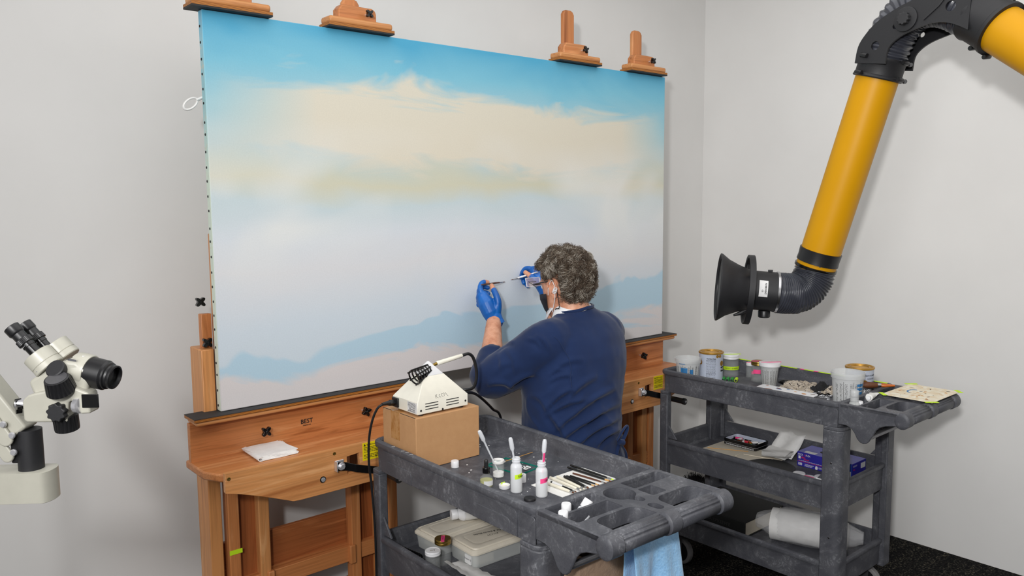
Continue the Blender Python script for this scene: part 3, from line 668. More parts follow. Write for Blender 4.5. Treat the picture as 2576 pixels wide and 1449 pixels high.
b=MB(); b.loft(rings); tb_=part(b,'body','paper',o)
lettering('600',.02,'blue',tb_,tr(.085,-.012,.0215)@rot('Y',8)@rot('Z',0),bold=.02)
def jar(name,label,x,y,z,r,h,lidmat,lidh,tape=None,liquid=None,lidr=1.0):
    o=thing(name,label,'jar',(x,y,z)); b=MB()
    b.lathe([(0,0),(r*.92,0),(r,.003),(r,h*.8),(r*.93,h*.87),(r*.9,h),(r*.84,h),(r*.87,h*.86),(r*.93,h*.79),(r*.93,.005),(0,.004)],32); part(b,'glass','thin_glass',o)
    l=r*lidr; z0=h-lidh*.75
    b=MB(); b.lathe([(l*.97,z0),(l,z0+.001),(l,z0+lidh*.35),(l*.975,z0+lidh*.45),(l,z0+lidh*.55),(l,z0+lidh*.9),(l*.96,z0+lidh),(l*.86,z0+lidh),(l*.84,z0+lidh-.0008),(0,z0+lidh-.0008)],36); ld=part(b,'lid',lidmat,o)
    if liquid: b=MB(); b.lathe([(0,.005),(r*.92,.005),(r*.92,h*.45),(0,h*.45)],28); part(b,'liquid',liquid,o)
    return o,ld,z0+lidh
o,ld,zt=jar('glass_jar','glass jar with white metal lid at the front rim of the middle tray',.452,-.493,ZM,.0245,.064,'white',.013)
lettering('Lid',.012,'brass',ld,tr(0,0,zt-.0006)@rot('Z',150),shear=.3)
o,ld,zt=jar('glass_jar','taller glass jar with brass lid and pink tape flag in the middle tray',.508,-.468,ZM,.0262,.078,'brass',.017)
b=MB(); b.span((-.005,-.03,zt),(.006,.018,zt+.0006),rot('Z',-38)); tp=part(b,'pink_tape','pink',o); lettering('ACETONE',.008,'ink',tp,tr(0,0,zt+.0005)@rot('Z',-125),sx=.8)
# white wipe draped near front jars
b=MB(); G=[]
for i in range(9):
    row=[]
    for j in range(9):
        x=.468+.085*i/8+.015*(j/8); y=-.530-.15*j/8+.02*(i/8); z=ZM+.004+.03*max(0,math.sin(PI*(i/8)))*(1-.6*j/8)*.6+.035*max(0,1-i/3)*(1-j/12)+.004*math.sin(3*j+i)
        row.append((x,y,z))
    G.append(row)
b.loft(G,False,False,closed=False); b.loft([[(x,y,z-.0012) for x,y,z in r] for r in G],False,False,closed=False)
tag(part(b,'paper_wipe','tissue',None),'crumpled white paper wipe in front of the jars on the lower tray','wipe')
# black coiled cable
o=thing('coiled_tube','black ribbed coiled cable in the left corner of the lower tray','cable',(.452,-.352,ZM+.0195)); b=MB(); pts=[]
for i in range(150):
    t_=i/149; pts.append((-.030+.02*t_+.016*math.cos(t_*2*PI*12),.045-.13*t_,.016*math.sin(t_*2*PI*12)))
b.tube(pts,.0032,6); part(b,'coil','gloss_black',o)

# ------------------------------------------------------------ towel and paper bag at the front cart's handle
ybar=-1.166; zb=.778
def drape(name,mat,x0,x1,yc,zc,r,front,back,amp,freq,seed,label,cat,flare=.0,slant=0.):
    rr=random.Random(seed); ph=[rr.uniform(0,6.3) for _ in range(4)]
    nx=48; prof=[]
    for k in range(18): prof.append(('b',1-k/17))
    for k in range(1,10): prof.append(('t',k/9))
    for k in range(1,22): prof.append(('f',k/21))
    G=[];
    for i in range(nx+1):
        u_=i/nx; row=[]
        for kind,q in prof:
            w_=lambda s: amp*s*(math.sin(freq*u_*2*PI+ph[0]+.6*s)+.45*math.sin(freq*2.3*u_*2*PI+ph[1]))
            if kind=='t':
                a=PI-PI*q; y=yc+r*math.cos(a)*1.05; y=yc+r*math.cos(PI*(q)) ; z=zc+r*math.sin(PI*q); s=0
            elif kind=='b': s=q; y=yc+r+.35*w_(q); z=zc-back*q*(1+.05*math.sin(5*u_))
            else: s=q; y=yc-r+w_(q)-.03*q; z=zc-front*q*(1+slant*(u_-.5))
            xx=x0+(x1-x0)*u_; xx+= flare*s*(u_-.5)*(x1-x0)
            row.append((xx,y,z))
        G.append(row)
    b=MB(); b.loft(G,False,False,closed=False); o=b.build(name,mat,None); m=o.modifiers.new('thick','SOLIDIFY'); m.thickness=.003; m.offset=1
    s=o.modifiers.new('sub','SUBSURF'); s.levels=1; s.render_levels=1
    tag(o,label,cat); return o
t=NT('blue_microfibre',.95,0,.1); nz=t.noise(t.coord(),160,3); n2=t.noise(t.coord(),9,3); t.base(t.mix(.35,t.ramp(nz,[(.3,(128,178,222)),(.7,(160,206,242))]),t.ramp(n2,[(.35,(128,176,220)),(.65,(170,212,244))]))); t.bump(nz,.7,.003); t.set('Sheen Weight',.4); M['towel']=t.m
drape('towel','towel',.592,.770,ybar,zb,.0125,.46,.30,.045,1.35,5,'light blue microfibre towel hanging from the front cart towel bar','towel',.45,.15)
b=MB(); rings=[]
for i in range(16):
    q=i/15; z=.765-.42*q; k=1+.1*math.sin(5*q)
    rings.append([(.54+a*k+.006*math.sin(11*q+3*a*40),-1.105+c*k+.005*math.sin(13*q+a*60),z+.006*math.sin(40*a)) for a,c in ((-.085,-.028),(-.03,-.034),(.03,-.032),(.085,-.028),(.088,.02),(.03,.028),(-.03,.028),(-.088,.02))])
b.loft(rings,cap0=False); o=b.build('paper_bag','bag',None,sharp=60); tag(o,'crumpled brown paper bag behind the blue towel under the cart handle','bag')

# ------------------------------------------------------------ things on the back cart
def print_lines(b,r,z0,z1,a0,a1,seed,rows=10,h=.0022,taper=None):
    rr=random.Random(seed)
    for k in range(rows):
        z=z0+(z1-z0)*(k+.5)/rows; a=a0+rr.uniform(0,.04); R=r(z)+.0003
        while a<a1-.03:
            da=rr.uniform(.03,.12); e=min(a+da,a1); A=[a+(e-a)*i/3 for i in range(4)]
            b.loft([[(R*math.cos(q),R*math.sin(q),z) for q in A],[(R*math.cos(q),R*math.sin(q),z+h) for q in A]],False,False,closed=False); a=e+.035
def arc_patch(b,r0,r1,z0,z1,a0,a1,n=12):
    A=[a0+(a1-a0)*i/n for i in range(n+1)]
    b.loft([[(r0*math.cos(q),r0*math.sin(q),z0) for q in A],[(r1*math.cos(q),r1*math.sin(q),z1) for q in A]],False,False,closed=False); return b
def curved_text(body,size,R,z,a,mat,par,sx=1,bold=0):
    """lettering wrapped on a can of radius R, centred at angle a"""
    o=lettering(body,size,mat,par,Matrix.Identity(4),sx=sx,bold=bold)
    for v_ in o.data.vertices:
        q=a+v_.co.x/R; v_.co=(( R+.0006)*math.cos(q),(R+.0006)*math.sin(q),z+v_.co.y)
    return o
t=NT('palette_board',.6); nz=t.noise(t.coord(),26,4,.6,1.); t.base(t.ramp(nz,[(.4,(238,232,214)),(.62,(226,208,176)),(.75,(214,186,150))])); M['palette_board']=t.m
FA=math.radians(223)      # the side that faces the room
M['cupprint']=plain('cup_blue_print',(52,120,176),.5); M['tinlabel']=plain('pale_blue_tin',(190,198,214),.4,var=.02)
def mixcup(label,x,y,r0,r1,h,seed,blue,z=ZT,lid=False,liq=False):
    o=thing('mixing_cup',label,'cup',(x,y,z)); R=lambda q:r0+(r1-r0)*min(1,q/(h*.82))
    b=MB(); b.lathe([(0,.002),(r0-.003,.002),(r0,0),(r0+.0005,.003),(r1,h*.82),(r1+.004,h*.83),(r1+.005,h*.985),(r1+.0055,h),(r1+.003,h),(r1+.002,h*.84),(r1-.0018,h*.82),(r0-.001,.004)],40,cap1=False); part(b,'cup_wall','cupplastic',o)
    b=MB(); rr=random.Random(seed)
    for k in range(7):
        a=FA-1.15+k*.34; print_lines(b,R,h*.08,h*.70,a,a+.20,seed+k,16,.0016)
    for a in (FA-.55,FA+.1,FA+.62): 
        for dz in range(1): arc_patch(b,R(h*.06)+.0004,R(h*.76)+.0004,h*.06,h*.76,a,a+.02,2)
    q=part(b,'measure_print','ink',o); q['kind']='stuff'
    b=MB()
    for a0,a1,f0,f1 in blue: arc_patch(b,R(h*f0)+.0003,R(h*f1)+.0003,h*f0,h*f1,FA+a0,FA+a1)
    part(b,'blue_print','cupprint',o)
    if liq: b=MB(); b.lathe([(0,.004),(r0-.0015,.004),(R(h*.25)-.002,h*.25),(0,h*.25)],30); part(b,'liquid','amber_liquid',o)
    if lid:
        b=MB(); b.lathe([(r1+.006,h-.012),(r1+.0075,h-.010),(r1+.007,h+.003),(r1+.004,h+.0045),(0,h+.003)],40); part(b,'lid','white',o)
        b=MB(); b.span((-r1*1.02,-.004,h+.0035),(r1*1.3,.004,h+.0052),rot('Z',-40)); part(b,'pink_tape','pink',o)
    return o
M['amber_liquid']=glassy('amber_liquid',(150,136,84),.1,.75)
mixcup('tall translucent mixing cup with blue print at the back cart left end',1.978,-.299,.045,.0535,.112,11,[(-.9,-.35,.80,.84),(-.75,-.15,.06,.66),(.05,.35,.08,.60)])
mixcup('large translucent mixing cup with measures standing by the handle end',2.122,-.962,.051,.059,.132,31,[(.35,.95,.62,.70),(.35,.95,.50,.58),(.5,.95,.1,.46)])
mixcup('lidded mixing cup with pink tape across and amber liquid inside',2.196,-.572,.030,.0385,.098,51,[],lid=True,liq=True)
def tin(label,x,y,r,h,kind):
    o=thing('oat_tin',label,'tin',(x,y,ZT)); b=MB(); b.lathe([(0,0),(r+.001,0),(r+.001,.003),(r,.004),(r,h-.008),(r+.0005,h-.006)],44); part(b,'can','tinlabel',o)
    b=MB(); b.lathe([(r,h-.009),(r+.003,h-.007),(r+.003,h-.002),(r+.001,h),(r-.003,h),(r-.006,h-.004),(r-.012,h-.004),(r-.015,h-.001),(r-.018,h-.001),(r-.02,h-.006)],44,cap1=False); part(b,'rim_lid','gold',o); b=MB(); b.lathe([(r-.0195,h-.0075),(r-.0195,h-.0055),(0,h-.0055)],36); part(b,'seal','gold_seal',o)
    if kind==0:
        curved_text('Nutrition Facts',.0082,r,h*.80,FA-.12,'ink',o,.8,.03)
        b=MB(); print_lines(b,lambda z:r,h*.10,h*.73,FA-.55,FA+.28,3,17,.0013); q=part(b,'fine_print','ink',o); q['kind']='stuff'
        for z in (.3,.74): b=MB(); arc_patch(b,r+.0004,r+.0004,h*z,h*z+.0016,FA-.55,FA+.28); part(b,'rule','ink',o)
        b=MB(); arc_patch(b,r+.0004,r+.0004,h*.36,h*.52,FA+.78,FA+1.3); bb=part(b,'black_banner','ink',o); curved_text('OATS',.014,r+.0004,h*.44,FA+1.02,'white',o,.8,.03)
        cs=((.42,.88,.007),(.68,.88,.007),(.92,.63,.012),(-1.15,.66,.012))
    else:
        curved_text('JOHN McCANN\'S',.0125,r,h*.555,FA+.62,'brown',o,.72,.03); curved_text('STEEL CUT',.0085,r,h*.45,FA+.66,'ink',o,.75,.02)
        curved_text('WORLD\'S COLUMBIAN',.0085,r,h*.78,FA+.5,'ink',o,.7,.01); curved_text('CHICAGO 1893',.0075,r,h*.68,FA+.58,'ink',o,.7,.01)
        b=MB(); arc_patch(b,r+.0004,r+.0004,h*.20,h*.40,FA-.1,FA+1.25,20); part(b,'black_banner','ink',o); curved_text('IRISH',.023,r+.0004,h*.30,FA+.30,'white',o,.75,.03)
        cs=((.08,.56,.012),)
    for a,z,q in cs:
        b=MB(); b.lathe([(q,0),(q,.0006),(0,.0007)],18,frame(((r-.0002)*math.cos(FA+a),(r-.0002)*math.sin(FA+a),h*z),(math.cos(FA+a),math.sin(FA+a),0))); part(b,'medallion','gold',o)
tin('pale blue oat tin with gold rim showing its nutrition panel',2.088,-.343,.0525,.134,0)
tin('pale oat tin with gold rim and black banner behind the large cup',2.248,-.948,.0535,.134,1)
def small_jar(label,x,y,r,h,lidmat,tapes):
    o,ld,zt=jar('sample_jar',label,x,y,ZT,r,h,lidmat,h*.2)
    for kind,c,a0,a1,z0,z1 in tapes:
        if kind=='band': b=MB(); arc_patch(b,r+.0006,r+.0006,h*z0,h*z1,FA+a0,FA+a1,24); part(b,'tape_band',c,o)
        else: b=MB(); b.span((-r*1.02,-.005,zt-.0006),(r*1.25,.005,zt+.0004),rot('Z',a0)); part(b,'lid_tape',c,o)
    return o
o=small_jar('clear jar with white lid and neon yellow tape band on the back cart',2.226,-.352,.0375,.098,'white',[('band','neon',-1.6,1.6,.36,.52),('lid','neon',-38,0,0,0)])
curved_text('GALKYD ST. / 15% NAPHTHA',.0085,.0383,.043,FA,'ink',o,.55,.01)
small_jar('tiny clear jar with white lid and small pink tape label',2.268,-.430,.0195,.066,'white',[('band','pink',.1,.9,.28,.5),('lid','pink',-38,0,0,0)])
small_jar('clear jar with gold lid and pink tape behind the lidded cup',2.226,-.498,.0325,.088,'brass',[('band','pink',-.9,.1,.45,.66),('lid','pink',-38,0,0,0)])
# batteries
for k in range(4):
    o=thing('battery',('green battery at the left of the row, nearest the oat tin','second green battery from the oat tin','third green battery, next to the yellow-green one','yellow-green battery at the right of the battery row')[k],'battery',(2.125+.010*k,-.385-.0155*k,ZT+.0072),math.radians(28),'green batteries')
    b=MB(); b.lathe([(0,0),(.0069,0),(.0072,.001),(.0072,.047),(.006,.0478)],16,frame((-.024,0,0),(1,0,0))); part(b,'sleeve','green' if k<3 else 'neon',o); b=MB(); b.lathe([(.0028,.0475),(.0028,.0495),(0,.0496)],10,frame((-.024,0,0),(1,0,0))); part(b,'terminal','steel',o); b=MB(); b.lathe([(.0055,-.0006),(.0055,.0004)],12,frame((-.024,0,0),(1,0,0))); part(b,'base','black',o)
# black pointer device
o=thing('clip_light','small rounded black clip light beside the lidded mixing cup','light',(2.238,-.632,ZT+.001),math.radians(-60)); b=MB()
rings=[]
for i in range(11):
    q=i/10; s=math.sin(PI*min(1,max(.08,q*.9+.05)))**.5; rings.append([(-.03+.065*q,.014*s*math.cos(2*PI*j/16),.014+.013*s*math.sin(2*PI*j/16)) for j in range(16)])
b.loft(rings); part(b,'body','gloss_black',o); b=MB(); b.lathe([(.006,0),(.007,.004),(.003,.006),(0,.006)],14,frame((-.03,0,.014),(-1,0,0))); part(b,'lens_ring','black',o); b=MB(); b.lathe([(.002,.006),(0,.0075)],8,frame((-.03,0,.014),(-1,0,0))); part(b,'lens','brass',o)
# white slanted palette
o=thing('mixing_palette','white paint-stained palette sheet propped along the back cart front rim','palette',(2.018,-.70,ZT+.003)); mx=rot('Y',-4)
b=MB(); b.prism(rrect(0,.125,-.135,.125,.014,4),.0,.0022,mx); pl=part(b,'sheet','white',o,.0006)
rr=random.Random(12)
for k in range(12):
    b=MB(); r_=rr.uniform(.004,.011); b.lathe([(r_,0),(r_*.7,.0005),(0,.0006)],9,mx@tr(rr.uniform(.07,.115),rr.uniform(-.12,.11),.0022)@Matrix.Diagonal((.6,1.8,1,1))); part(b,'paint_dab',('amber','stick','brown','cupprint','amber')[k%5],pl)
# rags: camouflage glove cloth, black wool, chain
t=NT('camo_cloth',.9); nz=t.noise(t.coord(),55,3,.6,1.); t.base(t.ramp(nz,[(.40,(168,156,140)),(.50,(196,186,172)),(.55,(70,60,54)),(.62,(182,170,154))],'CONSTANT')); t.bump(t.noise(t.coord(),300,2),.3,.001); M['camo']=t.m
def rag(name,label,cat,x,y,sx,sy,h,mat,seed):
    o=thing(name,label,cat,(x,y,ZT)); G=[]
    for i in range(19):
        row=[]
        for j in range(19):
            u_=i/18*2-1; v_=j/18*2-1; d=max(0,1-(u_*u_+v_*v_)*.5)
            n_=noise.noise(V((u_*2.3+seed,v_*2.3,0)))+.5*noise.noise(V((u_*6,v_*6+seed,1)))
            row.append((sx*u_*(1+.15*n_),sy*v_*(1+.15*n_),max(.001,h*(d*.55+.55*n_*d))))
        G.append(row)
    b=MB(); b.loft(G,False,False,closed=False); q=part(b,'cloth',mat,o); m=q.modifiers.new('t','SOLIDIFY'); m.thickness=.003; m.offset=1; return o
rag('camouflage_glove','crumpled camouflage-pattern cloth glove in the middle of the back tray','glove',2.215,-.715,.075,.075,.045,'camo',1)
rag('camouflage_cuff','camouflage-pattern cloth scrap lying beside the large mixing cup','cloth',2.235,-.845,.05,.045,.036,'camo',6)
M['wool']=plain('black_wool',(30,30,32),.95,vs=160,bump=.8)
rag('wool_cuff','black knitted cuff between the camouflage glove and scrap','cuff',2.232,-.785,.055,.028,.05,'wool',9)
o=thing('chain','loose heap of thin steel chain in front of the camouflage scrap','chain',(2.155,-.83,ZT+.002)); b=MB(); rr=random.Random(4)
lk=MB(); pts=[(.0055*math.cos(2*PI*i/10),.0028*math.sin(2*PI*i/10),0) for i in range(10)]
for k in range(46):
    mx=tr(rr.uniform(-.035,.035),rr.uniform(-.06,.06),rr.uniform(.001,.014))@rot('Z',rr.uniform(0,180))@rot('X',rr.uniform(0,90)); b.tube(pts+pts[:1],.0009,5,mx=mx)
q=part(b,'links','chrome',o); q['kind']='stuff'
# neon tape on the back rim
for y0,y1,c in ((-.27,-.62,'neon'),(-.635,-.655,'pink'),(-.655,-.70,'neon'),(-.70,-.722,'pink'),(-.722,-.86,'neon'),(-.86,-.875,'pink'),(-.875,-1.02,'neon')):
    b=MB(); b.span((2.3355,y0,.8925),(2.3475,y1,.8938)); o=b.build('rim_tape',c,None); o.parent=bpy.data.objects['utility_cart.001']; o.matrix_parent_inverse=(tr(1.891,-.22,0)@rot('Z',.338)).inverted()
# handle-tray things on the back cart
o=thing('travel_bottle','small clear bottle with ribbed frosted cap in the back handle tray','bottle',(1.942,-1.080,.8275)); b=MB(); b.lathe([(0,0),(.018,0),(.0195,.002),(.0195,.055),(.0175,.064),(.0135,.069),(.0135,.073)],28); part(b,'body','thin_plastic',o); b=MB(); b.lathe([(.0145,.071),(.015,.072),(.015,.083),(.0142,.084),(.015,.085),(.0155,.108),(.013,.112),(0,.112)],28); part(b,'cap','cupplastic',o)
o=thing('travel_bottle','short frosted bottle with ridged cap beside the ribbed clear bottle','bottle',(1.979,-1.082,.8275)); b=MB(); b.lathe([(0,0),(.011,0),(.012,.002),(.012,.035),(.009,.039)],24); part(b,'body','cupplastic',o); b=MB(); b.lathe([(.0125,.037),(.0125,.062),(.011,.064),(0,.064)],24); part(b,'cap','white',o)
o=thing('paint_tube','crumpled white paint tube lying over the back handle tray','paint tube',(2.03,-1.093,.899),math.radians(12)); b=MB(); rings=[]
for i in range(8):
    q=i/7; rings.append([(.085*q,(.013+.004*q)*math.cos(2*PI*j/14),(.012*(1-q)+.002)*math.sin(2*PI*j/14)+.002*math.sin(9*q+j)) for j in range(14)])
b.loft(rings); part(b,'body','paper',o); b=MB(); b.lathe([(.006,0),(.0075,.002),(.0075,.014),(0,.015)],14,frame((0,0,0),(-1,0,0))); part(b,'cap','white',o)
o=thing('plastic_bag','small clear plastic bag holding a black tool in the handle tray','bag',(1.955,-1.185,.832),math.radians(25)); b=MB(); rings=[]
for i in range(10):
    q=i/9; s=math.sin(PI*(.1+.8*q))
    rings.append([(-.045+.10*q+.003*math.sin(j*2.1+i),(.02*s+.004*math.sin(3*i+j))*math.cos(2*PI*j/12),.027+(.02*s+.004*math.sin(5*j+i))*math.sin(2*PI*j/12)) for j in range(12)])
b.loft(rings); part(b,'film','thin_glass',o); b=MB(); b.tube([(-.03,0,.022),(.0,0,.028),(.04,.0,.03)],[.006,.010,.007],10); part(b,'tool','gloss_black',o)
o=thing('wash_brush','broad dark-bristled brush with amber handle beside the palette sheet','brush',(2.222,-1.036,.906),math.radians(-50)); b=MB(); rings=[]
for x,a,c in ((-.062,.003,.006),(-.055,.011,.011),(-.04,.013,.014),(-.015,.011,.011),(0,.009,.008)): rings.append([(x,c*math.cos(2*PI*j/16),a*math.sin(2*PI*j/16)) for j in range(16)])
b.loft(rings); part(b,'bristles','bristle',o); b=MB(); b.loft([[(x,c*math.cos(2*PI*j/16),a*math.sin(2*PI*j/16)) for j in range(16)] for x,a,c in ((-.002,.0095,.0085),(.012,.0085,.0085))]); part(b,'ferrule','steel',o)
b=MB(); b.loft([[(x,c*math.cos(2*PI*j/16),a*math.sin(2*PI*j/16)) for j in range(16)] for x,a,c in ((.011,.008,.009),(.024,.008,.015),(.040,.006,.012),(.062,.004,.006))]); part(b,'handle','amber',o)
o=thing('palette_sheet','off-white paint-dabbed palette board taped over the back cart handle','palette',(2.113,-1.100,.8985)); b=MB(); b.span((0,-.186,0),(.254,0,.0022)); pl=part(b,'sheet','palette_board',o,.0005)
rr=random.Random(21)
for k in range(34):
    r_=rr.uniform(.002,.0065); c=('stick','amber','brown','brass','kraft','ink','cupprint')[rr.choice((0,0,0,1,2,3,4,4,4,5))]
    b=MB(); b.lathe([(r_,0),(r_*.6,.0005),(0,.0006)],9,tr(rr.uniform(.03,.225),rr.uniform(-.165,-.02),.0022)@rot('Z',rr.uniform(0,180))@Matrix.Diagonal((1.5,.6,1,1))); part(b,'paint_dab',c,pl)
b=MB(); b.tube([(.13+.03*math.cos(a),-.065+.02*math.sin(a),.0026) for a in [PI*i/8 for i in range(9)]],.0035,6,flat=.2,up=(0,0,1)); part(b,'blue_stroke','cupprint',pl)
for x,y,a in ((.004,-.004,45),(.25,-.004,-45),(.25,-.182,45),(.004,-.182,-45)):
    b=MB(); b.span((-.024,-.008,.0023),(.024,.008,.0030),tr(x,y,0)@rot('Z',a)); part(b,'corner_tape','neon',pl)
# middle tray
o=thing('cream_board','cream paperboard sheet lying on the back cart middle tray','board',(2.0,-.640,ZM+.0005)); b=MB(); b.span((0,0,0),(.262,.335,.003)); part(b,'sheet','board',o)
for i,(p0,p1) in enumerate((((2.105,-.320),(2.192,-.478)),((2.145,-.485),(2.175,-.612)),((2.140,-.470),(2.098,-.475)))):
    o=thing('wooden_stick',('long thin orange stick lying on the cream board near the tin','pale split stick lying on the cream board near the wipes','short pale stick crossing the split stick end')[i],'stick',(*p0,ZM+.0055)); b=MB(); b.tube([(0,0,0),(p1[0]-p0[0],p1[1]-p0[1],0)],.0016,7); part(b,'shaft','stick' if i==0 else 'board',o)
o=thing('paint_tin','black tin tray full of small paint tubes on the middle tray','tin',(2.215,-.500,ZM+.0038)); R=lambda i,z: rrect(i,.108-i,i,.172-i,.012,4,z)
b=MB(); b.loft([R(.002,0),R(0,.002),R(0,.013),R(-.0006,.0135),R(0,.014),R(0,.029),R(.003,.0295),R(.004,.027),R(.005,.006),R(.008,.005)],smooth=True); part(b,'tray','gloss_black',o); b=MB(); b.loft([R(.0052,.012),R(.0045,.0285)],False,False); part(b,'lining','tinlabel',o)
b=MB(); b.loft([R(-.0012,.0135),R(-.0012,.0150)],False,False); part(b,'silver_line','chrome',o)
b=MB(); rr=random.Random(2)
for k in range(26): b.box((-.0006,.012+k*.0057,.0062),(.0006,.0026,.006))
q=part(b,'ruler_print','label_white',o); q['kind']='stuff'
for k in range(9):
    x,y=.022+.064*rr.random(),.03+.115*k/8; a=rr.uniform(0,180); c=('label_white','green','label_white','amber','red','label_white','brown','label_white','pink')[k]
    t_=thing('mini_paint_tube',('white tube at the tin near left corner','green-banded tube in the tin','white tube with purple neighbour','orange tube in the tin','red tube in the tin','white tube across the tin middle','brown tube in the tin','white tube near the far end of tin','magenta tube in the tin')[k]+', black cap','paint tube',(2.215+x,-.50+y,ZM+.0185),math.radians(a),'small paint tubes in the tin')
    b=MB(); b.tube([(-.02,0,0),(.012,0,0),(.015,0,0)],[.006,.006,.003],10); part(b,'body',c,t_); b=MB(); b.tube([(.015,0,0),(.025,0,0)],.0045,10); part(b,'cap','gloss_black',t_)
def wipes(name,label,x,y,z,rz,w,d,n,mat='tissue',tilt=0):
    o=thing(name,label,'wipes',(x,y,z),rz); rr=random.Random(n)
    for k in range(n):
        b=MB(); G=[]
        for i in range(7):
            G.append([(w*i/6+rr.uniform(-.002,.002),d*j/6+rr.uniform(-.003,.003),.0042*k+.003*math.sin(i*.9+j*.7+k)+.002) for j in range(7)])
        b.loft(G,False,False,closed=False); b.loft([[(p[0],p[1],p[2]+.0022) for p in r] for r in G],False,False,closed=False); part(b,'sheet',mat,o)
    return o
wipes('folded_wipes','fanned stack of folded white wipes beside the paint tin',2.172,-.672,ZM+.0135,math.radians(6),.085,.11,6)
b=MB(); G=[]
for i in range(9):
    G.append([(2.232+.098*i/8-.012*math.sin(j*.8),-.668+.125*j/8-.01*i/8,ZM+.005+.088*(i/8)**1.25+.004*math.sin(j*1.3+i)) for j in range(9)])
b.loft(G,False,False,closed=False); o=b.build('tissue_sheet','tissue',None); m=o.modifiers.new('t','SOLIDIFY'); m.thickness=.0022
tag(o,'large thin white tissue leaning up against the middle tray back wall','tissue')
for k,(x,y,z) in enumerate(((2.072,-.648,ZM+.0005),(2.070,-.664,ZM+.0065))):
    o=thing('black_disc',('lower of two stacked flat black discs on the middle tray','upper of two stacked flat black discs on the middle tray')[k],'disc',(x,y,z)); b=MB(); b.lathe([(0,0),(.098,0),(.101,.002),(.101,.004),(.098,.0055),(.092,.0055),(.090,.0045),(0,.0045)],48); part(b,'disc','matte_black',o)
for k,(x,y) in enumerate(((2.088,-.786),(2.074,-.838),(2.113,-.868),(2.088,-.915))):
    o=thing('flat_lid',('white round lid nearest the black discs','white round lid with pink tape dot','white round lid with pencil writing near the glove box','white round lid nearest the cart post')[k],'lid',(x,y,ZM)); b=MB(); b.lathe([(0,0),(.024,0),(.0255,.001),(.0255,.008),(.024,.010),(0,.010)],32); part(b,'shell','white',o)
    if k==1: b=MB(); b.span((-.006,-.02,.0101),(.006,.02,.0106)); part(b,'pink_tape','pink',o)
    if k==2: lettering('wax',.012,'grey_steel',o,tr(0,0,.0101)@rot('Z',-60),shear=.3)
# glove box
o=thing('glove_box','blue disposable glove box on the middle tray behind the cart post','box',(2.196,-.957,ZM+.0005)); b=MB(); b.span((0,0,0),(.118,.242,.062)); part(b,'carton','blue',o,.0008)
M['bluetop']=plain('box_top_blue',(92,92,176),.4,var=.03); M['bluemid']=plain('box_mid_blue',(30,70,170),.4)
b=MB(); b.span((.001,.001,.0618),(.117,.241,.0626)); tp=part(b,'top_print','bluetop',o)
b=MB(); b.prism([(.059+.022*math.cos(2*PI*i/28),.12+.05*math.sin(2*PI*i/28)) for i in range(28)],.0624,.0630); part(b,'opening','ink',tp)
b=MB(); b.span((.004,.165,.0625),(.03,.215,.0630)); part(b,'lot_label','label_white',tp)
b=MB(); b.span((-.0005,.001,.001),(.0,.1,.061)); part(b,'side_panel','bluemid',o)
mt=lambda y,z: frame((-.0006,y,z),(-1,0,0),(0,-1,0))
lettering('MICR',.0115,'white',o,mt(.238,.051),align='LEFT',sx=.85); lettering('O',.0115,'red',o,mt(.2100,.051),align='LEFT',sx=.85); lettering('FLEX',.0115,'white',o,mt(.2030,.051),align='LEFT',sx=.85)
lettering('Blue',.010,'red',o,mt(.222,.040),align='LEFT',bold=.03,shear=.2); lettering('assured',.010,'red',o,mt(.212,.033),align='LEFT',bold=.03,shear=.2,sx=.8)
lettering('100',.0155,'white',o,mt(.238,.010),align='LEFT',bold=.03,sx=.85)
b=MB(); b.span((-.0008,.12,.021),(-.0002,.240,.0222)); part(b,'red_rule','red',o)
b=MB(); b.span((-.0008,.226,.033),(-.0002,.236,.045)); part(b,'shield_mark','label_white',o)
b=MB(); rr=random.Random(6)
for k,(zz,y0,y1) in enumerate(((.0255,.13,.236),(.0135,.165,.205),(.0095,.17,.205),(.0055,.175,.205),(.013,.11,.14),(.009,.11,.14))):
    y=y0
    while y<y1: q=rr.uniform(.004,.01); b.box((-.0007,y+q/2,zz),(.0004,q,.0016)); y+=q+.0016
q=part(b,'fine_print','label_white',o); q['kind']='stuff'
b=MB(); b.prism([(-.004,-.007),(.004,-.007),(.006,.001),(.004,.007),(-.003,.008),(-.006,.0)],0,.0005,mt(.153,.009)); part(b,'hand_symbol','label_white',o)
b=MB(); b.span((-.0008,.004,.008),(-.0002,.045,.030)); sz=part(b,'size_label','label_white',o); lettering('US-220-M',.006,'ink',sz,mt(.0245,.013)@tr(0,0,.0005),sx=.8); lettering('M  M',.008,'ink',sz,mt(.0245,.022)@tr(0,0,.0005))
me=lambda x,z: frame((x,-.0004,z),(0,-1,0),(1,0,0))
lettering('MICROFLEX',.0095,'white',o,me(.006,.050),align='LEFT',sx=.7); lettering('Blue',.008,'red',o,me(.010,.036),align='LEFT',bold=.03); lettering('Ansell',.010,'white',o,me(.010,.008),align='LEFT')
b=MB(); b.span((.075,-.0006,.030),(.112,-.0001,.052)); part(b,'lot_label','label_white',o)
